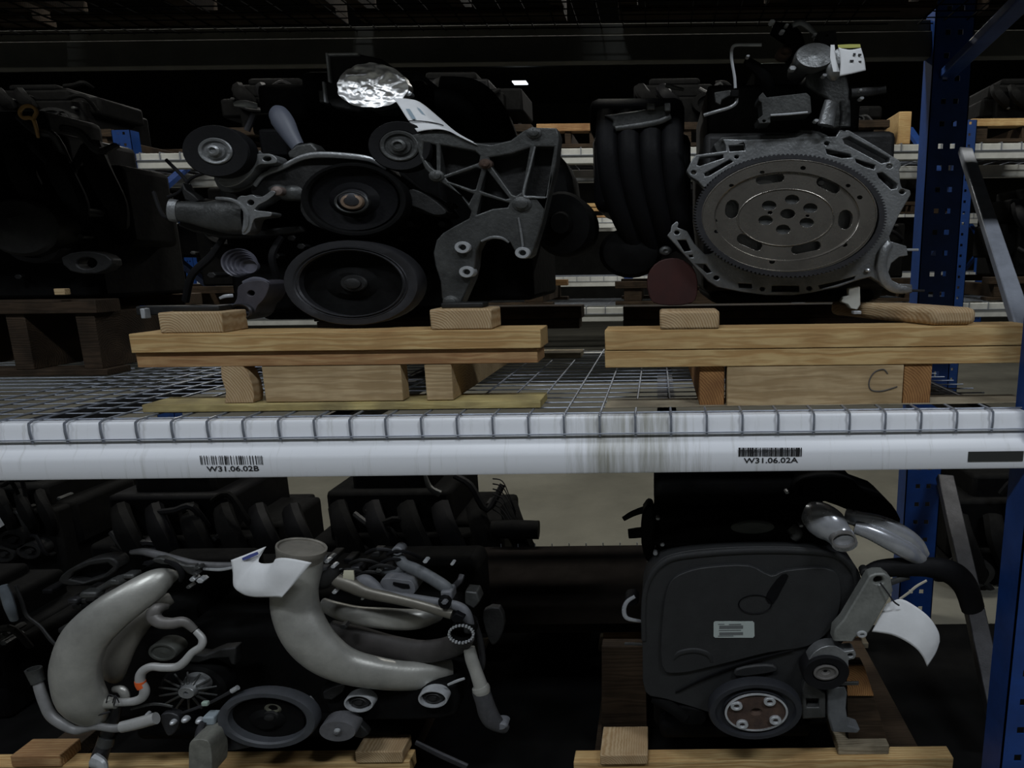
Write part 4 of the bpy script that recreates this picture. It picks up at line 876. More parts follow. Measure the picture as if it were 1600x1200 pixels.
put('linkage', tube([(128, 930, 1.62, 4), (142, 928, 1.61, 5), (158, 920, 1.61, 4), (172, 912, 1.605, 6), (184, 908, 1.6, 8), (198, 902, 1.6, 7)], 10), ALU_DIRTY, e3)
for q in ((170, 906, 188, 916), (190, 898, 208, 906), (124, 926, 150, 936)): put('linkage_block', bx(*q, 1.59, 1.62), ALU_DIRTY, e3, bevel=.005)
for k in range(16):
    cx, cy = rnd.uniform(70, 170), rnd.uniform(925, 990)
    put('connector', bx(cx - 8, cy - 4, cx + 8, cy + 4, 1.63 + rnd.uniform(0, .06), 1.75), rnd.choice((STEEL_DARK, SOOT, BLACK, ALU_DARK)), e3, bevel=.004)
put('corner_hose', tube([(4, 915, 1.60, 7), (10, 930, 1.6, 8), (16, 950, 1.6, 8), (22, 968, 1.61, 6)], 12), mat('blue_grey_hose', (.12, .14, .16), .4, 0, .3, 40), e3)
put('edge_strap', tube([(24, 915, 1.62, 2.5), (34, 940, 1.62, 3), (42, 962, 1.62, 3), (62, 978, 1.62, 2.5), (78, 998, 1.61, 3), (88, 1008, 1.6, 3)], 8), ALU_DARK, e3)
# elbow hose and white coolant pipe
put('elbow_hose', tube([(262, 948, 1.60, 5), (246, 952, 1.58, 10), (240, 962, 1.575, 11), (250, 972, 1.57, 10), (268, 974, 1.57, 9), (288, 972, 1.575, 8), (304, 984, 1.58, 6)], 16), mat('taupe_pipe', (.20, .19, .18), .45, .2, .3, 20), e3)
cp = put('coolant_pipe', tube([(306, 986, 1.57, 5.5), (316, 998, 1.565, 6), (314, 1010, 1.56, 6), (300, 1020, 1.555, 6), (288, 1034, 1.55, 6.5), (276, 1042, 1.55, 6.5), (255, 1043, 1.55, 6.5), (236, 1042, 1.55, 6.5), (222, 1050, 1.55, 7), (219, 1064, 1.55, 7.5), (226, 1078, 1.55, 7.5), (222, 1090, 1.55, 7), (208, 1096, 1.55, 6.5), (180, 1098, 1.55, 6)], 14, 7), mat('pale_pipe', (.50, .50, .49), .4, .25, .2, 25), e3, label='thin pale coolant pipe with an orange band')
put('orange_band', tube([(219, 1064, 1.55, 8.2), (220, 1069, 1.55, 8.4), (223, 1074, 1.55, 8.2)], 14, 3), ORANGE, cp)
put('pipe_end', tube([(182, 1098, 1.55, 9), (160, 1098, 1.55, 9.5), (144, 1098, 1.55, 9.5)], 14, 3, hollow=.7), PIPE, cp)
put('wire_clip', join(tube([(166, 1098, 1.54, 1), (170, 1086, 1.535, 1), (180, 1090, 1.535, 1), (178, 1102, 1.535, 1)], 6), tube([(176, 1098, 1.54, 1), (180, 1087, 1.535, 1), (186, 1098, 1.535, 1)], 6)), INK, cp)
put('hooked_hose', tube([(178, 1077, 1.58, 5), (190, 1078, 1.575, 7), (196, 1088, 1.575, 7), (190, 1096, 1.58, 6)], 12), PIPE, e3)
# bottom pipe
put('drain_pipe', tube([(58, 1062, 1.57, 7), (62, 1076, 1.565, 8), (70, 1098, 1.56, 8.5), (80, 1118, 1.555, 8.5), (98, 1132, 1.55, 8), (118, 1141, 1.55, 7), (134, 1138, 1.55, 6.5), (150, 1135, 1.55, 6), (180, 1138, 1.55, 6.5), (200, 1134, 1.55, 7)], 14), mat('pale_grey_pipe', (.30, .30, .30), .45, .2, .3, 20), e3)
put('threaded_collar', tube([(60, 1066, 1.568, 10), (55, 1054, 1.57, 11), (52, 1045, 1.57, 12)], 16, 3, hollow=.75), ALU_DIRTY, e3)
put('hose_end', tube([(190, 1136, 1.545, 9), (212, 1131, 1.545, 9.5), (244, 1122, 1.545, 9.5)], 14, 3), mat('pale_pipe', (.5, .5, .5)), e3)
put('downpipe', tube([(182, 1100, 1.57, 9), (178, 1120, 1.575, 9), (170, 1140, 1.58, 10), (164, 1160, 1.58, 11), (155, 1185, 1.58, 12), (152, 1210, 1.58, 12)], 14), STEEL_DARK, e3)
put('downpipe_band', tube([(168, 1150, 1.578, 12), (164, 1163, 1.578, 12.5)], 14, 2), ALU_DIRTY, e3)
put('drain_bolt', tube([(148, 1188, 1.56, 12), (158, 1193, 1.555, 9), (162, 1204, 1.55, 7)], 10), BRIGHT, e3)
# fan clutch with spokes
fc = put('fan_clutch', lathe(294, 1080, 1.575, 13, 9, [(1.9, .05), (1.4, .012), (1.05, .004), (1, -.006), (.92, -.008), (.3, -.008), (.25, -.002), (0, -.002)], 26, cap1=False), ALU, e3)
gs = []
for k in range(14):
    a = math.pi * 2 * k / 14 + .2
    gs.append(tube([(294 + 16 * math.cos(a), 1080 + 11 * math.sin(a), 1.578, 2.2), (294 + 46 * math.cos(a), 1080 + 30 * math.sin(a), 1.60, 1.6)], 6, 2))
    put('cooling_fin', gs[-1], ALU_DIRTY, fc)
put('fan_backing', lathe(294, 1082, 1.60, 52, 34, [(1, .06), (1, .02), (.9, .012), (0, .012)], 30, cap1=False), SOOT, e3)
put('round_plug', lathe(253, 1020, 1.60, 23, 14, [(1, .04), (1, .004), (.92, 0), (.76, 0), (.72, .004), (.3, .003), (0, .001)], 28, cap1=False), mat('dark_olive_metal', (.09, .095, .085), .5, .3, .3, 20), e3)
put('water_pump_arm', plate([(288, 1030), (300, 1022), (320, 1024), (345, 1014), (368, 1012), (368, 1040), (360, 1038), (356, 1028), (330, 1030), (312, 1036), (298, 1036)], 1.62, 1.65), ALU_DARK, e3, bevel=.004)
# lower belt pulleys
ringed('belt_pulley', 416, 1127, 1.55, 78, 44, e3, mat('slate_ring', (.075, .08, .09), .45, .2, .3, 20), SOOT, ALU_DARK, rim=.79, deep=.022, hub=.17, hubd=.016, wide=.03)
put('shaft_end', lathe(426, 1107, 1.57, 13, 8, [(1.3, .012), (1.2, .004), (1, .002), (.85, 0), (.6, .001), (.5, .006), (0, .006)], 22, cap1=False), mat('olive_steel', (.16, .16, .12), .45, .4, .3, 20), e3)
put('pulley_ear', plate([(345, 1148), (372, 1158), (400, 1164), (385, 1170), (350, 1174), (338, 1162)], 1.57, 1.60, smooth=2), STEEL_DARK, e3, bevel=.004)
id2 = put('idler_disc', lathe(527, 1143, 1.555, 29, 16, [(1, .04), (1, .004), (.97, 0), (.2, 0), (.18, -.006), (.1, -.008), (0, -.008)], 32, cap1=False), mat('grey_disc', (.17, .17, .18), .45, .3, .3, 30), e3)
put('centre_screw', lathe(526, 1142.5, 1.546, 5, 3, [(1, .004), (.9, 0), (0, -.002)], 14, cap1=False), BRIGHT, id2)
put('idler_arm', plate([(552, 1138), (562, 1132), (572, 1142), (576, 1148), (566, 1154), (554, 1152)], 1.58, 1.60), ALU_DARK, e3, bevel=.003)
for cx, cy in ((560, 1100), (676, 1093)):
    sp = put('service_port', lathe(cx, cy, 1.575, 23.5, 13.8, [(1, .05), (1, .003), (.96, 0), (.86, 0), (.82, .006), (.8, .03)], 34), BRIGHT, e3)
    put('port_insert', lathe(cx, cy - 1, 1.58, 16, 9.5, [(1.1, .02), (1, .006), (.7, .0), (.62, .004), (.4, .004), (.35, 0), (0, 0)], 24, cap1=False), ALU_DARK, sp)
put('port_casting', plate([(500, 1075), (540, 1070), (600, 1080), (650, 1068), (710, 1072), (715, 1110), (690, 1124), (600, 1126), (540, 1126), (510, 1110)], 1.60, 1.72, smooth=2), SOOT, e3, bevel=.008)
put('grey_tab', plate([(504, 1082), (520, 1074), (540, 1068), (534, 1082), (518, 1094), (506, 1092)], 1.585, 1.60), ALU_DARK, e3, bevel=.002)
put('white_bottle', plate([(296, 1162), (306, 1156), (322, 1157), (329, 1168), (331, 1200), (326, 1215), (298, 1215), (295, 1190)], 1.50, 1.56, smooth=3), mat('dirty_translucent_plastic', (.22, .22, .19), .5, 0, .4, 40), e3, bevel=.01)
put('bottle_neck', tube([(312, 1158, 1.53, 8), (312, 1142, 1.54, 6), (318, 1128, 1.55, 5)], 10), STEEL_DARK, e3)
for cx, cy, r in ((287, 1127, 6), (309, 1129, 6), (268, 1131, 5), (228, 1118, 3)):
    put('ball_fitting', lathe(cx, cy, 1.55, r, r * .75, [(1, .012), (.95, .005), (.7, 0), (.3, -.003), (0, -.0035)], 14, cap1=False), BRIGHT, e3)
put('fitting_block', bx(316, 1121, 334, 1134, 1.55, 1.58), mat('pale_blue_grey', (.30, .35, .38), .5), e3, bevel=.004)
put('clip_bracket', plate([(250, 1118), (262, 1114), (276, 1118), (280, 1128), (272, 1146), (262, 1150), (256, 1140), (252, 1130)], 1.56, 1.58, smooth=2), STEEL_DARK, e3, bevel=.003)
put('dip_rod', tube([(372, 1074, 1.56, 3.5), (362, 1080, 1.56, 3), (340, 1092, 1.565, 2.5), (318, 1102, 1.57, 2.5), (280, 1116, 1.575, 2.5)], 8), STEEL_DARK, e3)
put('rod_tip', tube([(372, 1074, 1.558, 4), (362, 1080, 1.558, 4)], 10, 2), BRIGHT, e3)
put('rod_clip', bx(314, 1098, 324, 1104, 1.55, 1.56), mat('mint_clip', (.35, .45, .38), .5), e3, bevel=.002)
put('side_panel_lip', tube([(484, 1088, 1.58, 2), (490, 1096, 1.58, 2.5), (493, 1106, 1.58, 2)], 8), ALU, e3)
put('low_cable', tube([(650, 1160, 1.6, 4), (690, 1180, 1.58, 5), (730, 1198, 1.57, 5)], 8), STEEL_DARK, e3)
put('leaf_spring', tube([(205, 1108, 1.565, 2), (240, 1100, 1.56, 2.5), (270, 1104, 1.56, 2)], 8), ALU_DIRTY, e3)
put('leaf_spring', tube([(700, 1070, 1.58, 2), (714, 1064, 1.578, 2.5), (726, 1060, 1.58, 2)], 8), BRIGHT, e3)
# curled paper tag hanging on the centre pipe
tg = put('paper_tag', sheet([[(361, 875, 1.53), (385, 866, 1.53), (413, 855, 1.545), (414, 857, 1.55), (404, 878, 1.53), (425, 880, 1.52), (432, 873, 1.50), (450, 872, 1.485), (487, 879, 1.48)],
                             [(364, 895, 1.525), (376, 893, 1.52), (384, 892, 1.52), (388, 892, 1.518), (395, 893, 1.512), (412, 896, 1.505), (426, 894, 1.49), (442, 893, 1.478), (472, 897, 1.475)],
                             [(365, 915, 1.525), (368, 917, 1.515), (374, 918, 1.51), (380, 919, 1.506), (390, 920, 1.50), (406, 920, 1.495), (424, 917, 1.488), (440, 914, 1.48), (456, 916, 1.475)],
                             [(372, 922, 1.53), (376, 926, 1.515), (384, 930, 1.508), (392, 932, 1.504), (402, 933, 1.50), (414, 933, 1.496), (424, 933, 1.49), (432, 933, 1.485), (440, 934, 1.48)]], sub=4), PAPER, solid=.0012,
          label='curled white paper tag on the rising intake pipe', cat='tag', group='white paper tags on the engines')
put('printed_code', strap([((378, 872, 1.522), (379, 876, 1.521)), ((389, 867, 1.522), (391, 872, 1.521)), ((402, 862, 1.53), (404, 866, 1.53))], .0006), INKBLUE, tg)

DEPTH = 0.0
# ================================================================ engine with the charcoal timing cover (ground level, right)
lp2, zl2 = low_pallet('pallet', 896, 1490, 1188, 1.52, 'pine pallet under the engine with the charcoal timing cover', [], [])
put('support_block', wbox(P(938, 1180, 1.52).x, P(1012, 1180, 1.52).x, 1.51, 1.62, zl2, zl2 + .03), WE, lp2, bevel=.003)
put('support_block', wbox(P(1310, 1180, 1.53).x, P(1390, 1180, 1.53).x, 1.535, 1.86, zl2, zl2 + .03), WG, lp2, bevel=.003)
DEPTH = -.1
put('upright_board', plate([(940, 1010), (1008, 1010), (1012, 1172), (940, 1172)], 1.78, 1.82), WD, lp2, bevel=.003)
put('upright_board', plate([(1322, 1040), (1350, 1040), (1392, 1172), (1326, 1172)], 1.66, 1.70), WD, lp2, bevel=.003)
e4 = thing('engine', (P(1180, 1150, 1.8).x, 1.85, zl2 + .03), 'engine with a broad charcoal timing cover carrying a small white label', 'engine', 'engines on the shelf and ground level')
cov = [(1003, 940), (1010, 905), (1026, 880), (1050, 866), (1100, 858), (1180, 854), (1260, 856), (1310, 866), (1336, 884), (1346, 908), (1342, 950), (1326, 990), (1306, 1015), (1282, 1030), (1262, 1050), (1256, 1080), (1240, 1110), (1200, 1120), (1130, 1118), (1080, 1104), (1040, 1092), (1008, 1080), (1004, 1020)]
tc_ = put('timing_cover', plate(cov, 1.60, 1.70, smooth=3), COVER, e4, bevel=.012, label='broad charcoal plastic timing cover')
put('raised_panel', plate([(1036, 960), (1046, 912), (1072, 894), (1110, 886), (1170, 884), (1205, 900), (1228, 892), (1290, 888), (1312, 906), (1312, 950), (1296, 985), (1262, 1010), (1200, 1020), (1120, 1040), (1060, 1052), (1034, 1040)], 1.590, 1.602, smooth=3), COVER, tc_, bevel=.005)
put('cover_rim', tube([(1006, 1000, 1.60, 4), (1006, 942, 1.60, 4), (1014, 906, 1.60, 4.5), (1036, 880, 1.60, 5), (1072, 868, 1.60, 5), (1180, 860, 1.60, 5), (1290, 864, 1.60, 5), (1326, 882, 1.60, 5), (1338, 910, 1.60, 4.5), (1334, 950, 1.60, 4), (1316, 990, 1.60, 4)], 10), COVER, tc_)
put('crease', tube([(1056, 1082, 1.597, 1.8), (1100, 1060, 1.594, 2.2), (1150, 1040, 1.592, 2.4), (1200, 1026, 1.592, 2.2), (1240, 1016, 1.593, 1.6)], 8), BLACK, tc_)
put('inspection_cap', lathe(1180, 945, 1.587, 25, 14, [(1.1, .008), (1.05, 0), (1, .002), (.9, .008), (0, .010)], 30, cap1=False), BLACK, tc_)
put('cap_screw', lathe(1178, 940, 1.594, 4, 2.6, [(1, .002), (.8, 0), (0, -.001)], 10, cap1=False), STEEL_DARK, tc_)
put('arm_recess', plate([(1196, 936), (1206, 916), (1222, 898), (1232, 900), (1222, 920), (1208, 944)], 1.5885, 1.591, smooth=2), BLACK, tc_)
put('bump', tube([(1052, 1030, 1.592, 3), (1062, 1020, 1.59, 4), (1086, 1016, 1.59, 4), (1106, 1022, 1.59, 4), (1112, 1034, 1.592, 3)], 8), COVER, tc_)
put('bump', plate([(1150, 1046), (1180, 1040), (1208, 1040), (1214, 1050), (1180, 1056), (1150, 1058)], 1.588, 1.60, smooth=2), COVER, tc_, bevel=.004)
lb = put('cover_label', plate([(1117, 971), (1176, 971), (1178.5, 973), (1179, 994), (1176.5, 996.5), (1117.5, 996.5), (1115, 994.5), (1115, 973)], 1.5875, 1.5885), mat('grey_white_label', (.40, .45, .43), .6), tc_)
gs = []
for x0, y0, x1, y1 in ((1124, 977.5, 1161, 982.5), (1124, 988, 1161, 992.3), (1139, 975, 1158, 976.4), (1122, 995 - 1.6, 1146, 995 - .6), (1122, 975, 1132, 976), (1123, 984.4, 1158, 985.6)):
    gs.append(bx(x0, y0, x1, y1, 1.5868, 1.5873))
put('label_print', join(*gs), mat('faded_print', (.12, .13, .13), .7), e4, smooth=0)
put('valve_cover', join(bx(1022, 744, 1250, 862, 1.70, 2.3), bx(1030, 800, 1300, 872, 1.66, 2.2)), SOOT, e4, bevel=.02)
put('cover_lobe', plate([(1030, 856), (1040, 836), (1080, 824), (1120, 820), (1170, 812), (1210, 816), (1250, 826), (1280, 842), (1286, 858)], 1.63, 1.70, smooth=2), SOOT, e4, bevel=.01)
put('cylinder_block', bx(1020, 900, 1300, 1140, 1.70, 2.3), SOOT, e4, bevel=.02)
put('oil_pan', wbox(P(1030, 1130, 1.66).x, P(1270, 1130, 1.66).x, 1.56, 2.1, zl2 + .03, P(1150, 1110, 1.7).z), SOOT, e4, bevel=.02)
put('oval_pad', lathe(1176, 824, 1.625, 34, 10, [(1, .01), (1, 0), (.8, -.003), (0, 0)], 24, cap1=False), mat('olive_dull', (.05, .055, .05), .6), e4)
put('coil_stub', tube([(1240, 842, 1.62, 7), (1244, 834, 1.62, 10), (1236, 824, 1.63, 9)], 12), ALU_DIRTY, e4)
# crank pulley with rusty face
cpu = put('crank_pulley', lathe(1181, 1113, 1.54, 74, 44, [(.9, .035), (1, .03), (1, .006), (.97, 0), (.86, 0), (.83, .012), (.70, .014), (.68, .004)], 48, cap1=False), mat('slate_pulley', (.028, .03, .036), .45, .1, .3, 20), e4)
put('rusty_face', lathe(1182, 1114, 1.545, 49, 29, [(1, .02), (1, .003), (.97, 0), (.93, 0), (.91, .003), (.2, .004), (.1, .012), (0, .012)], 44, cap1=False), RUST, cpu)
put('bright_ring', lathe(1182, 1114, 1.5435, 49.5, 29.3, [(1.0, .006), (1.0, .0005), (.97, 0), (.935, 0), (.93, .005)], 48, cap1=False), BRIGHT, cpu)
for cx, cy in ((1151, 1104.5), (1203, 1097.5), (1212, 1127), (1160, 1133.5)):
    d = math.atan2((cy - 1114) * 1.6, cx - 1182)
    put('bolt_boss', plate(ell(cx, cy, 9.5, 6.5, 16), 1.541, 1.55, [ell(cx, cy, 4.6, 3.2, 12)]), BRIGHT, cpu, bevel=.001)
put('upright_lit_tip', plate([(1322, 1040), (1350, 1040), (1366, 1088), (1324, 1088)], 1.652, 1.659), WEB, lp2, bevel=.002)  # lit top of the right upright, put in as a lighter piece
# bracket, tag, rods
def z6(pts): return [(1230 + x / 3.751, 740 + y / 3.751) for x, y in pts]
put('mount_bracket', plate(z6([(270, 985), (388, 987), (402, 962), (470, 945), (492, 918), (580, 762), (622, 690), (608, 612), (572, 585), (520, 585), (482, 600), (455, 650), (330, 860), (280, 915)]), 1.54, 1.575, [[(1230 + x / 3.751, 740 + y / 3.751) for x, y in ell(536, 628, 30, 24, 14)]]), mat('grey_green_cast', (.28, .29, .27), .5, .35, .4, 16, .4, 140), e4, bevel=.004, label='cast grey mounting bracket')
put('bracket_eye', lathe(1230 + 440 / 3.751, 740 + 945 / 3.751, 1.535, 8, 5, [(1, .02), (1, .002), (.9, 0), (.5, 0), (.45, .01)], 18), BRIGHT, e4)
put('link_rod', tube([(1392, 910, 1.58, 5), (1406, 905, 1.585, 5), (1420, 902, 1.59, 4)], 10), ALU_DIRTY, e4)
put('thin_rod', tube([(1406, 936, 1.585, 2), (1420, 926, 1.585, 2.2), (1432, 916, 1.585, 2.2), (1448, 907, 1.585, 2)], 8), mat('pale_yellow_rod', (.55, .52, .42), .45, .2), e4)
# exhaust pipe
put('turbo_housing', tube([(1262, 800, 1.62, 18), (1276, 808, 1.60, 26), (1296, 820, 1.58, 27), (1310, 834, 1.565, 21), (1318, 845, 1.55, 20), (1320, 850, 1.54, 20)], 20, dk=.8), SILVER, e4, label='polished exhaust housing')
put('housing_mouth', lathe(1319, 845, 1.53, 20, 12.5, [(1.05, .03), (1.02, .004), (.98, 0), (.86, 0), (.82, .006), (.80, .03)], 28, cap1=False), mat('dull_exhaust', (.26, .25, .24), .45, .5, .3, 20), e4)
put('throat_shade', lathe(1319, 845, 1.552, 17, 10.5, [(1, 0), (0, .004)], 20, cap1=False), SOOT, e4)  # black disc for the darkness inside the mouth
put('exhaust_pipe', tube([(1322, 806, 1.62, 12), (1345, 812, 1.60, 13), (1375, 818, 1.59, 13), (1405, 832, 1.585, 14), (1430, 850, 1.59, 13), (1442, 868, 1.60, 11)], 16), SILVER, e4)
put('exhaust_pipe', tube([(1335, 824, 1.585, 10), (1360, 832, 1.575, 12), (1390, 846, 1.57, 14), (1420, 862, 1.575, 14), (1440, 876, 1.59, 10)], 16), SILVER, e4)
put('heat_dome', plate([(1236, 790), (1240, 765), (1256, 748), (1300, 742), (1335, 752), (1352, 770), (1385, 782), (1402, 800), (1408, 822), (1370, 808), (1330, 800), (1290, 785), (1262, 790)], 1.66, 1.82, smooth=2), SOOT, e4, bevel=.02)
put('rubber_hose', tube([(1346, 900, 1.60, 8), (1370, 890, 1.595, 14), (1405, 886, 1.59, 15), (1449, 886, 1.59, 16), (1485, 894, 1.60, 19), (1508, 915, 1.61, 19), (1520, 950, 1.62, 18)], 16), RUBBER, e4)
put('hose_tip', lathe(1352, 894, 1.575, 7, 6, [(1, .02), (1, 0), (.6, -.002), (0, 0)], 14, cap1=False), ALU_DARK, e4)
# tensioner and low brackets
put('tensioner_arm', plate([(1262, 1038), (1268, 1024), (1284, 1012), (1305, 1009), (1320, 1018), (1334, 1016), (1338, 1024), (1334, 1030), (1326, 1032), (1326, 1046), (1318, 1042), (1306, 1028), (1288, 1024), (1274, 1030)], 1.555, 1.59, [ell(1329, 1024, 4.5, 3, 10)], smooth=2), ALU, e4, bevel=.003)
tp = put('tensioner_pulley', lathe(1291, 1053, 1.545, 37, 26, [(.9, .05), (1, .045), (1, .005), (.95, 0), (.58, .003), (.54, .010)], 36), RUBBER, e4)
put('bearing_face', lathe(1291, 1052, 1.546, 19.5, 11.5, [(1, .012), (1, .001), (.93, 0), (.82, 0), (.78, .005), (.4, .005), (.35, .008), (0, .01)], 28, cap1=False), mat('dull_bearing', (.20, .19, .18), .45, .4, .3, 20), tp)
put('pump_bracket', plate([(1254, 1076), (1258, 1064), (1276, 1074), (1290, 1084), (1290, 1122), (1254, 1124)], 1.58, 1.61, [[(1260, 1092), (1280, 1092), (1280, 1106), (1260, 1106)]]), ALU_DIRTY, e4, bevel=.003)
put('low_bracket', plate([(1293, 1076), (1320, 1072), (1324, 1084), (1322, 1108), (1326, 1134), (1345, 1140), (1340, 1146), (1300, 1144), (1294, 1120)], 1.58, 1.62), mat('grey_cast', (.17, .18, .19), .5, .3, .4, 16), e4, bevel=.004)
put('cross_strap', bx(1306, 1066, 1342, 1071, 1.575, 1.58), ALU_DIRTY, e4, bevel=.001)
# left side bits
put('steel_hook', tube([(992, 932, 1.62, 3), (980, 940, 1.615, 3.4), (975, 953, 1.61, 3.6), (980, 966, 1.61, 3.4), (1004, 971, 1.62, 2.4)], 10), SILVER, e4)
put('hook_boss', lathe(987, 940, 1.625, 11, 8, [(1, .04), (1, .004), (.8, 0), (0, .002)], 18, cap1=False), BLACK, e4)
put('side_stud', tube([(976, 1006, 1.64, 2.5), (988, 1006, 1.64, 2.5), (1003, 1007, 1.64, 2.5)], 8), ALU_DIRTY, e4)
put('breather_hose', tube([(974, 811, 1.72, 4), (990, 802, 1.72, 5), (1012, 795, 1.72, 6), (1030, 794, 1.72, 7)], 10), RUBBER, e4)
put('sensor_lump', tube([(982, 834, 1.70, 8), (1000, 832, 1.70, 9), (1020, 830, 1.7, 8)], 10), BLACK, e4)
put('side_casting', plate([(1004, 800), (1020, 792), (1024, 850), (1012, 880), (1002, 850)], 1.68, 1.74, smooth=2), BLACK, e4, bevel=.006)
for cx, cy in ((1028, 811), (1035, 852), (1024, 866), (1230, 770), (1252, 822)):
    put('bolt_head', hexbolt(cx, cy, 1.62, 3.5, .02), ALU, e4)
put('sump_fitting', tube([(1020, 1090, 1.62, 8), (1050, 1106, 1.6, 9), (1070, 1122, 1.6, 9)], 10), SOOT, e4)
put('drain_casting', plate([(1050, 1104), (1090, 1108), (1104, 1120), (1096, 1134), (1070, 1132), (1052, 1120)], 1.60, 1.66, smooth=2), SOOT, e4, bevel=.005)
# paper tag tied to the bracket
def q6(x, y, Y): return (1230 + x / 3.751, 740 + y / 3.751, Y)
tg = put('paper_tag', sheet([[q6(578, 765, 1.565), q6(660, 735, 1.56), q6(740, 770, 1.555), q6(830, 840, 1.55), q6(885, 925, 1.555), q6(893, 985, 1.56)],
                             [q6(540, 840, 1.555), q6(630, 840, 1.55), q6(720, 870, 1.545), q6(800, 930, 1.54), q6(855, 1000, 1.545), q6(868, 1055, 1.555)],
                             [q6(496, 926, 1.55), q6(610, 945, 1.545), q6(690, 980, 1.54), q6(755, 1025, 1.535), q6(795, 1075, 1.54), q6(820, 1130, 1.55)]]), PAPER, solid=.0012,
          label='blank curved white paper tag tied to the grey mounting bracket', cat='tag', group='white paper tags on the engines')
put('tie_wire', tube([(*q6(545, 640, 1.535)[:2], 1.535, 1.2), (*q6(590, 700, 1.53)[:2], 1.53, 1.2), (*q6(625, 750, 1.53)[:2], 1.53, 1.3), (*q6(655, 772, 1.54)[:2], 1.54, 1.5)], 6), STEEL_DARK, tg)
# paper tag at the left edge
DEPTH = 0.0
put('paper_tag', sheet([[(-30, 795, 2.50), (-5, 800, 2.50), (0, 803, 2.50)], [(-30, 812, 2.495), (-2, 812, 2.495), (14, 814, 2.50)], [(-30, 830, 2.50), (-10, 828, 2.50), (-2, 826, 2.50)]]), PAPER, solid=.0012,
    label='white paper tag cut by the left edge of the picture', cat='tag', group='white paper tags on the engines')
# ================================================================ what stands behind: dark engines and the racks of the next aisles
DK = [SOOT, BLACK, SOOT]
HI = P(190, 204, 4.7).z
def dark_engine(x0, y0, x1, y1, Y, label, group, seed, zbase=None, depth=.5, rich=1.0, top=None):
    """grimy engine filling about that pixel rectangle at depth Y"""
    r = random.Random(seed); w, h = x1 - x0, y1 - y0
    zb = zbase if zbase is not None else P((x0 + x1) / 2, y1, Y).z
    e = thing('engine', (P((x0 + x1) / 2, y1, Y).x, Y + depth / 2, zb), label, 'engine', group)
    def fx(a): return x0 + w * a
    def fy(b): return y0 + h * b
    v, f = bx(fx(.16), fy(.38), fx(.84), y1, Y + .08, Y + depth)
    lo = min(q.z for q in v); v = [Vector((q.x, q.y, zb if q.z < lo + 1e-5 else q.z)) for q in v]
    put('cylinder_block', (v, f), SOOT, e, bevel=.015)
    put('cylinder_head', bx(fx(.10), fy(.14), fx(.72), fy(.42), Y + .12, Y + depth * .9), DK[seed % 3], e, bevel=.02)
    put('valve_cover', bx(fx(.22), fy(.02), fx(.62), fy(.18), Y + .16, Y + depth * .85), SOOT, e, bevel=.02)
    put('side_casting', bx(fx(.72), fy(.30), fx(.98), fy(.72), Y + .15, Y + depth * .8), SOOT, e, bevel=.02)
    put('side_casting', bx(fx(.02), fy(.42), fx(.2), fy(.8), Y + .12, Y + depth * .8), SOOT, e, bevel=.02)
    for k in range(int(4 * rich)):
        a = .15 + .17 * k
        put('manifold_runner', tube([(fx(a), fy(.22), Y + .10, w * .05), (fx(a + .03), fy(.34), Y + .03, w * .055), (fx(a + .10), fy(.50), Y + .04, w * .05), (fx(a + .12), fy(.6), Y + .1, w * .04)], 8, 4), r.choice(DK), e)
    for k in range(int(2 * rich) + 1):
        cx, cy, R = r.uniform(.2, .8), r.uniform(.45, .8), r.uniform(.07, .15)
        p = put('pulley', lathe(fx(cx), fy(cy), Y + .02, w * R, w * R * .62, [(.9, .08), (1, .06), (1, .008), (.95, 0), (.7, 0), (.66, .016), (.3, .016), (.28, 0), (0, 0)], 22, cap1=False), r.choice((SOOT, STEEL_DARK, ALU_DARK)), e)
    for k in range(int(4 * rich)):
        a, b = r.uniform(.05, .75), r.uniform(.05, .7)
        put('hose', tube([(fx(a), fy(b), Y + .06, w * .016), (fx(a + .08), fy(b + r.uniform(-.1, .1)), Y + .03, w * .018), (fx(a + .16), fy(b + r.uniform(-.1, .2)), Y + .03, w * .018), (fx(a + .24), fy(b + r.uniform(0, .3)), Y + .08, w * .016)], 7, 4), r.choice((RUBBER, SOOT, ALU_DARK)), e)
    for k in range(int(6 * rich)):
        put('bolt_head', hexbolt(fx(r.uniform(.08, .92)), fy(r.uniform(.2, .9)), Y + .05, w * .014 + 1, .06), r.choice((ALU_DIRTY, ALU_DARK, ALU_DARK)), e)
    return e
# neighbour on the same shelf, cut by the left edge
DEPTH = .33
nb = dark_engine(-150, 165, 205, 470, 1.62, 'near-black engine on the shelf with a mustard dipstick ring, cut by the left picture edge', 'engines on the shelf and ground level', 1, depth=.45, rich=1.3)
put('dipstick_ring', tube([(54, 188, 1.62, 2.6), (47, 184, 1.62, 3), (36, 184, 1.62, 3), (31, 176, 1.62, 3), (37, 167, 1.62, 3), (49, 166, 1.62, 3), (57, 174, 1.62, 3), (53, 184, 1.62, 3)], 8, 5), MUSTARD, nb)
put('dipstick_stem', tube([(51, 184, 1.62, 3), (55, 194, 1.625, 3), (60, 215, 1.64, 2.4)], 8), MUSTARD, nb)
put('alternator', lathe(28, 355, 1.6, 60, 46, [(.9, .12), (1, .1), (1, .01), (.9, 0), (.5, -.008), (.3, -.02), (0, -.02)], 26, cap1=False), ALU_DARK, nb)
put('exhaust_flange', plate([(95, 402), (130, 392), (165, 398), (175, 414), (150, 428), (110, 424)], 1.62, 1.66, [ell(135, 411, 16, 9)], smooth=2), ALU_DARK, nb, bevel=.004)
nbz = nb['wpos'][2]
nbp = thing('pallet', (P(0, 480, 1.8).x, 1.85, ZDT), 'shade-darkened pallet under the near-black engine at the left edge', 'pallet', 'small engine pallets on the wire deck')  # boards coloured dark for the shade at this end
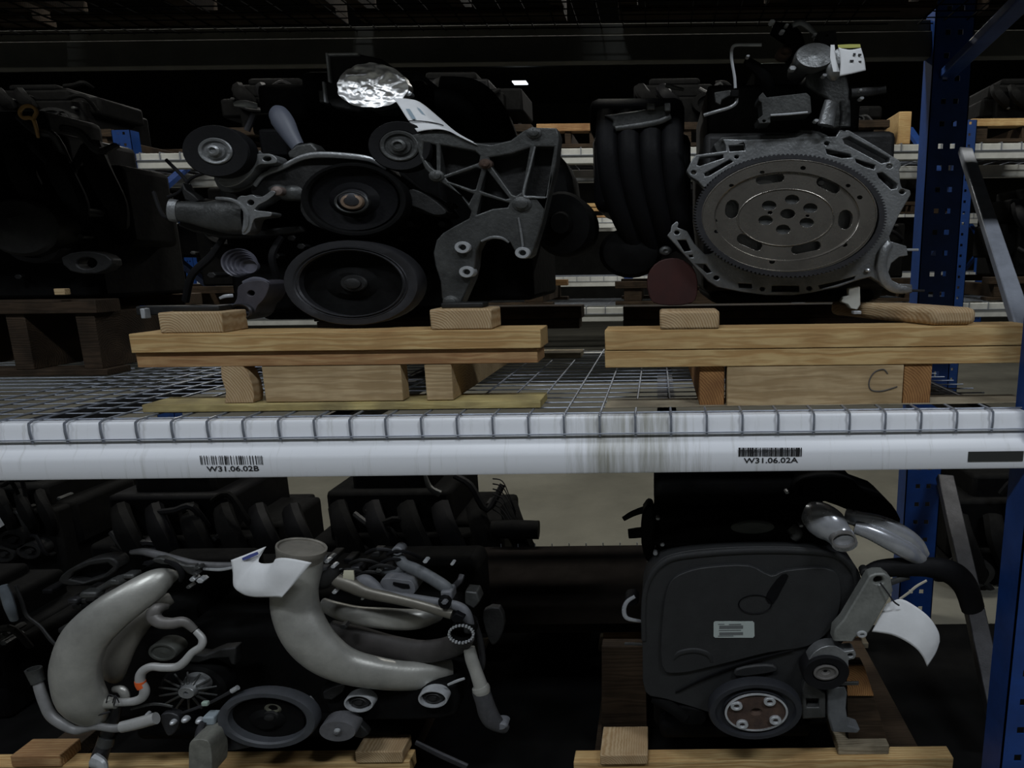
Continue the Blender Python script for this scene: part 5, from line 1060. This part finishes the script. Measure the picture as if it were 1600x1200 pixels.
for Y0 in (1.95, 2.32):
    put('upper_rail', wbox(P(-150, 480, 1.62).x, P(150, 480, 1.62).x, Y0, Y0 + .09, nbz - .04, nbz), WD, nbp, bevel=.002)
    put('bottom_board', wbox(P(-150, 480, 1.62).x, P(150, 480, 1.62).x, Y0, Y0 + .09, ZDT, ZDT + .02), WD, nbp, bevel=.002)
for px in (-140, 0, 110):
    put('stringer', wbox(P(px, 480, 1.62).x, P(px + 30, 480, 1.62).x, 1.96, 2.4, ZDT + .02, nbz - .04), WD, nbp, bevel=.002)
put('rail_glint', bx(84, 451, 101, 461, 1.60, 1.62), W3, nbp, bevel=.002)  # pale piece for a glint of light on the dark rail
DEPTH = 0.0
# engines stored behind on the ground level
ge = 'engines stored at the back of the ground level'
dark_engine(-60, 735, 125, 900, 2.45, 'black engine at the back of the ground level, cut by the left edge', ge, 3, zbase=ZF, depth=.6)
dark_engine(-280, 930, 62, 1150, 1.80, 'black engine added to darken the low left edge, behind the grey corner hose', ge, 9, zbase=ZG, depth=.5)  # added so the shaded floor at the left goes black
dark_engine(140, 735, 455, 1010, 2.45, 'black engine at the back, behind the left satin intake pipe', ge, 4, zbase=ZF, depth=.6, rich=1.6)
dark_engine(480, 728, 795, 1010, 2.45, 'black engine at the back with loose wires, behind the rising intake pipe', ge, 5, zbase=ZF, depth=.6, rich=1.6)
be = dark_engine(1452, 735, 1760, 1060, 2.62, 'black engine added to darken the back beyond the rack frame, cut by the right edge', ge, 6, zbase=ZF, depth=.7, rich=1.2)  # added so the floor behind the frame goes dark
le = [o for o in bpy.data.objects if o.get('label', '') == 'black engine at the back of the ground level, cut by the left edge'][0]
put('filler_neck', tube([(-24, 800, 2.56, 12), (-22, 815, 2.55, 13), (-20, 838, 2.56, 14), (-18, 860, 2.6, 14)], 12), SOOT, le)
# loose wires sticking out of the one beside the gap
lw = [o for o in bpy.data.objects if o.get('label', '').startswith('black engine at the back with loose wires')][0]
for k in range(7):
    put('loose_wire', tube([(770, 748 + 8 * k, 2.5, 1.2), (785, 752 + 9 * k, 2.48, 1.0), (796 + 2 * (k % 3), 775 + 9 * k, 2.46, .8), (806, 800 + 4 * k, 2.46, .6)], 5, 4), RUBBER, lw)
put('starter_motor', tube([(770, 827, 2.44, 14), (800, 827, 2.43, 15), (842, 828, 2.43, 15)], 14, 3), SOOT, lw)
put('pale_lever', tube([(664, 742, 2.44, 3), (672, 762, 2.43, 5), (688, 772, 2.43, 6)], 8), ALU_DIRTY, lw)

# ---- rack across the next aisle
YB_ = 4.7
zA0, zA1 = P(880, 256, YB_).z, P(880, 232, YB_).z
def far_rack(name, Yf, levels, xl, xr, posts, label, hb, mesh, zp=5.0):
    rk = thing('pallet_rack', ((xl + xr) / 2, Yf + .5, ZF), label, 'rack', 'racks beyond the next aisle')
    for z in levels:
        b = put('front_beam', wbox(xl, xr, Yf, Yf + .06, z - hb, z), BGWHITE, rk, bevel=.004, smooth=0)
        put('rear_beam', wbox(xl, xr, Yf + 1.05, Yf + 1.11, z - hb, z), BGWHITE, rk, bevel=.004, smooth=0)
        n = int((xr - xl) / mesh)
        put('wire_deck', join(*([rod((xl + mesh * k, Yf - .004, z - hb * .45), (xl + mesh * k, Yf - .004, z + .004), .004, 4) for k in range(n)] + [rod((xl + mesh * k, Yf - .004, z + .006), (xl + mesh * k, Yf + 1.1, z + .006), .004, 4) for k in range(n)]
             + [rod((xl, Yf - .004, z - hb * .45), (xr, Yf - .004, z - hb * .45), .004, 4)] + [rod((xl, Yf + .1 * k, z + .01), (xr, Yf + .1 * k, z + .01), .004, 4) for k in range(1, 11)])), ZINC, rk, kind='stuff')
    for x in posts:
        for yy in (Yf - .02,): put('post', post(x, x + .13, yy, yy + .08, zp), BLUE, rk, smooth=0)
        put('diagonal_brace', channel((x + .06, Yf, levels[-1] - .4), (x + .06, Yf + 1.05, levels[-1] + .3), .03), BLUE, rk)
        put('diagonal_brace', channel((x + .06, Yf + 1.05, levels[-1] - 1.2), (x + .06, Yf, levels[-1] - .5), .03), BLUE, rk)
    return rk
xpost = P(181, 230, YB_).x
rb = far_rack('b', YB_, [1.18, zA1], xpost - 3.2, 4.6, [xpost - 3.2, xpost, 2.09], 'blue and white rack across the next aisle, with a deck behind the foil-covered engine', zA1 - zA0, .14, HI)
zC1 = P(910, 341, 9.6).z
rc = far_rack('c', 9.6, [1.3, zC1], -11, 9, [-6.95, -2.3, -.5, 4.7], 'distant white rack two aisles away, seen in the gap between the shelf engines', .14, .2, zC1 + .15)
bgE = 'engines on the racks beyond the next aisle'
def far_pallet(x0, x1, Y, z, h, lab, wa=None, wb=None):
    wa = wa or WD; wb = wb or WD
    p = thing('pallet', ((x0 + x1) / 2, Y + .4, z), lab, 'pallet', 'pallets on the racks beyond the next aisle')
    for yy in (Y, Y + .8):
        put('upper_rail', wbox(x0, x1, yy, yy + .1, z + h - .05, z + h), wa, p, bevel=.003)
        put('bottom_board', wbox(x0, x1, yy, yy + .1, z, z + .025), wb, p, bevel=.003)
    for f in (.05, .45, .85):
        put('stringer', wbox(x0 + (x1 - x0) * f, x0 + (x1 - x0) * (f + .1), Y + .01, Y + .9, z + .025, z + h - .05), wb, p, bevel=.003)
    return z + h
def at_b(px): return P(px, 240, YB_).x
zt = zA1 + .0145
for i, (x0, x1, y0, lab) in enumerate(((-40, 170, 130, 'far left of the deck across the aisle'), (330, 560, 120, 'behind the left idler pulley across the aisle'), (610, 830, 110, 'across the aisle, right above the ribbed bracket'), (838, 935, 130, 'across the aisle, in the gap between the shelf engines'), (960, 1180, 120, 'across the aisle behind the plastic manifold'), (1230, 1392, 150, 'across the aisle behind the flywheel'), (1520, 1700, 120, 'across the aisle beyond the rack frame'))):
    za = far_pallet(at_b(x0), at_b(x1), YB_ + .05, zt, .16, ('pine pallet ' if i in (2, 3, 6) else 'dark pallet ') + lab, (W2 if i == 3 else W1) if i in (3, 6) else None, WD if i in (3, 6) else None)
    if i != 3:
        dark_engine(x0 + 10, y0, x1 - 10, 200, YB_ + .12, 'dark engine ' + lab, bgE, 20 + i, zbase=za, depth=.7, rich=.6)
zt2_ = 1.18 + .0145
for i, (x0, x1, y0, lab) in enumerate(((-60, 190, 300, 'far left of the lower deck across the aisle'), (260, 520, 290, 'on the lower deck across the aisle behind the oil neck'), (560, 860, 290, 'on the lower deck across the aisle behind the bracket foot'), (960, 1240, 300, 'on the lower deck across the aisle behind the red canister'), (1262, 1450, 300, 'on the lower deck across the aisle behind the starter nose'), (1550, 1760, 290, 'on the lower deck across the aisle beyond the frame'))):
    za = far_pallet(P(x0, 440, YB_).x, P(x1, 440, YB_).x, YB_ + .05, zt2_, .17, ('pine pallet ' if i in (2, 3, 6) else 'dark pallet ') + lab, W2 if i == 2 else None)
    dark_engine(x0 + 10, y0, x1 - 10, 430, YB_ + .12, 'dark engine ' + lab, bgE, 40 + i, zbase=za, depth=.7, rich=.6)
for i, (x0, x1, y0, lab) in enumerate(((-100, 285, 250, 'left end of the distant rack'), (320, 780, 250, 'left of the gap on the distant rack'), (1000, 1500, 240, 'right of the gap on the distant rack'))):
    za = far_pallet(P(x0, 345, 9.6).x, P(x1, 345, 9.6).x, 9.65, zC1 + .0145, .17, 'dark pallet on the ' + lab)
    dark_engine(x0 + 10, y0, x1 - 10, 318, 9.75, 'dark engine on the ' + lab, bgE, 60 + i, zbase=za, depth=.8, rich=.5)
far_pallet(P(872, 340, 9.6).x, P(955, 340, 9.6).x, 9.65, zC1 + .0145, .20, 'pine pallet on the distant rack in the gap between the shelf engines', W1, W2)
# bright lath and box glimpsed in the gap, standing on the lower deck across the aisle
put('cardboard_box', bx(1361, 186, 1384, 226, YB_ + .02, YB_ + .04) if False else wbox(at_b(1408), at_b(1428), YB_ + .08, YB_ + .38, zt, zt + .22), W1, bevel=.006,
    label='tan wooden crate across the aisle, right of the flywheel engine tag', cat='crate')
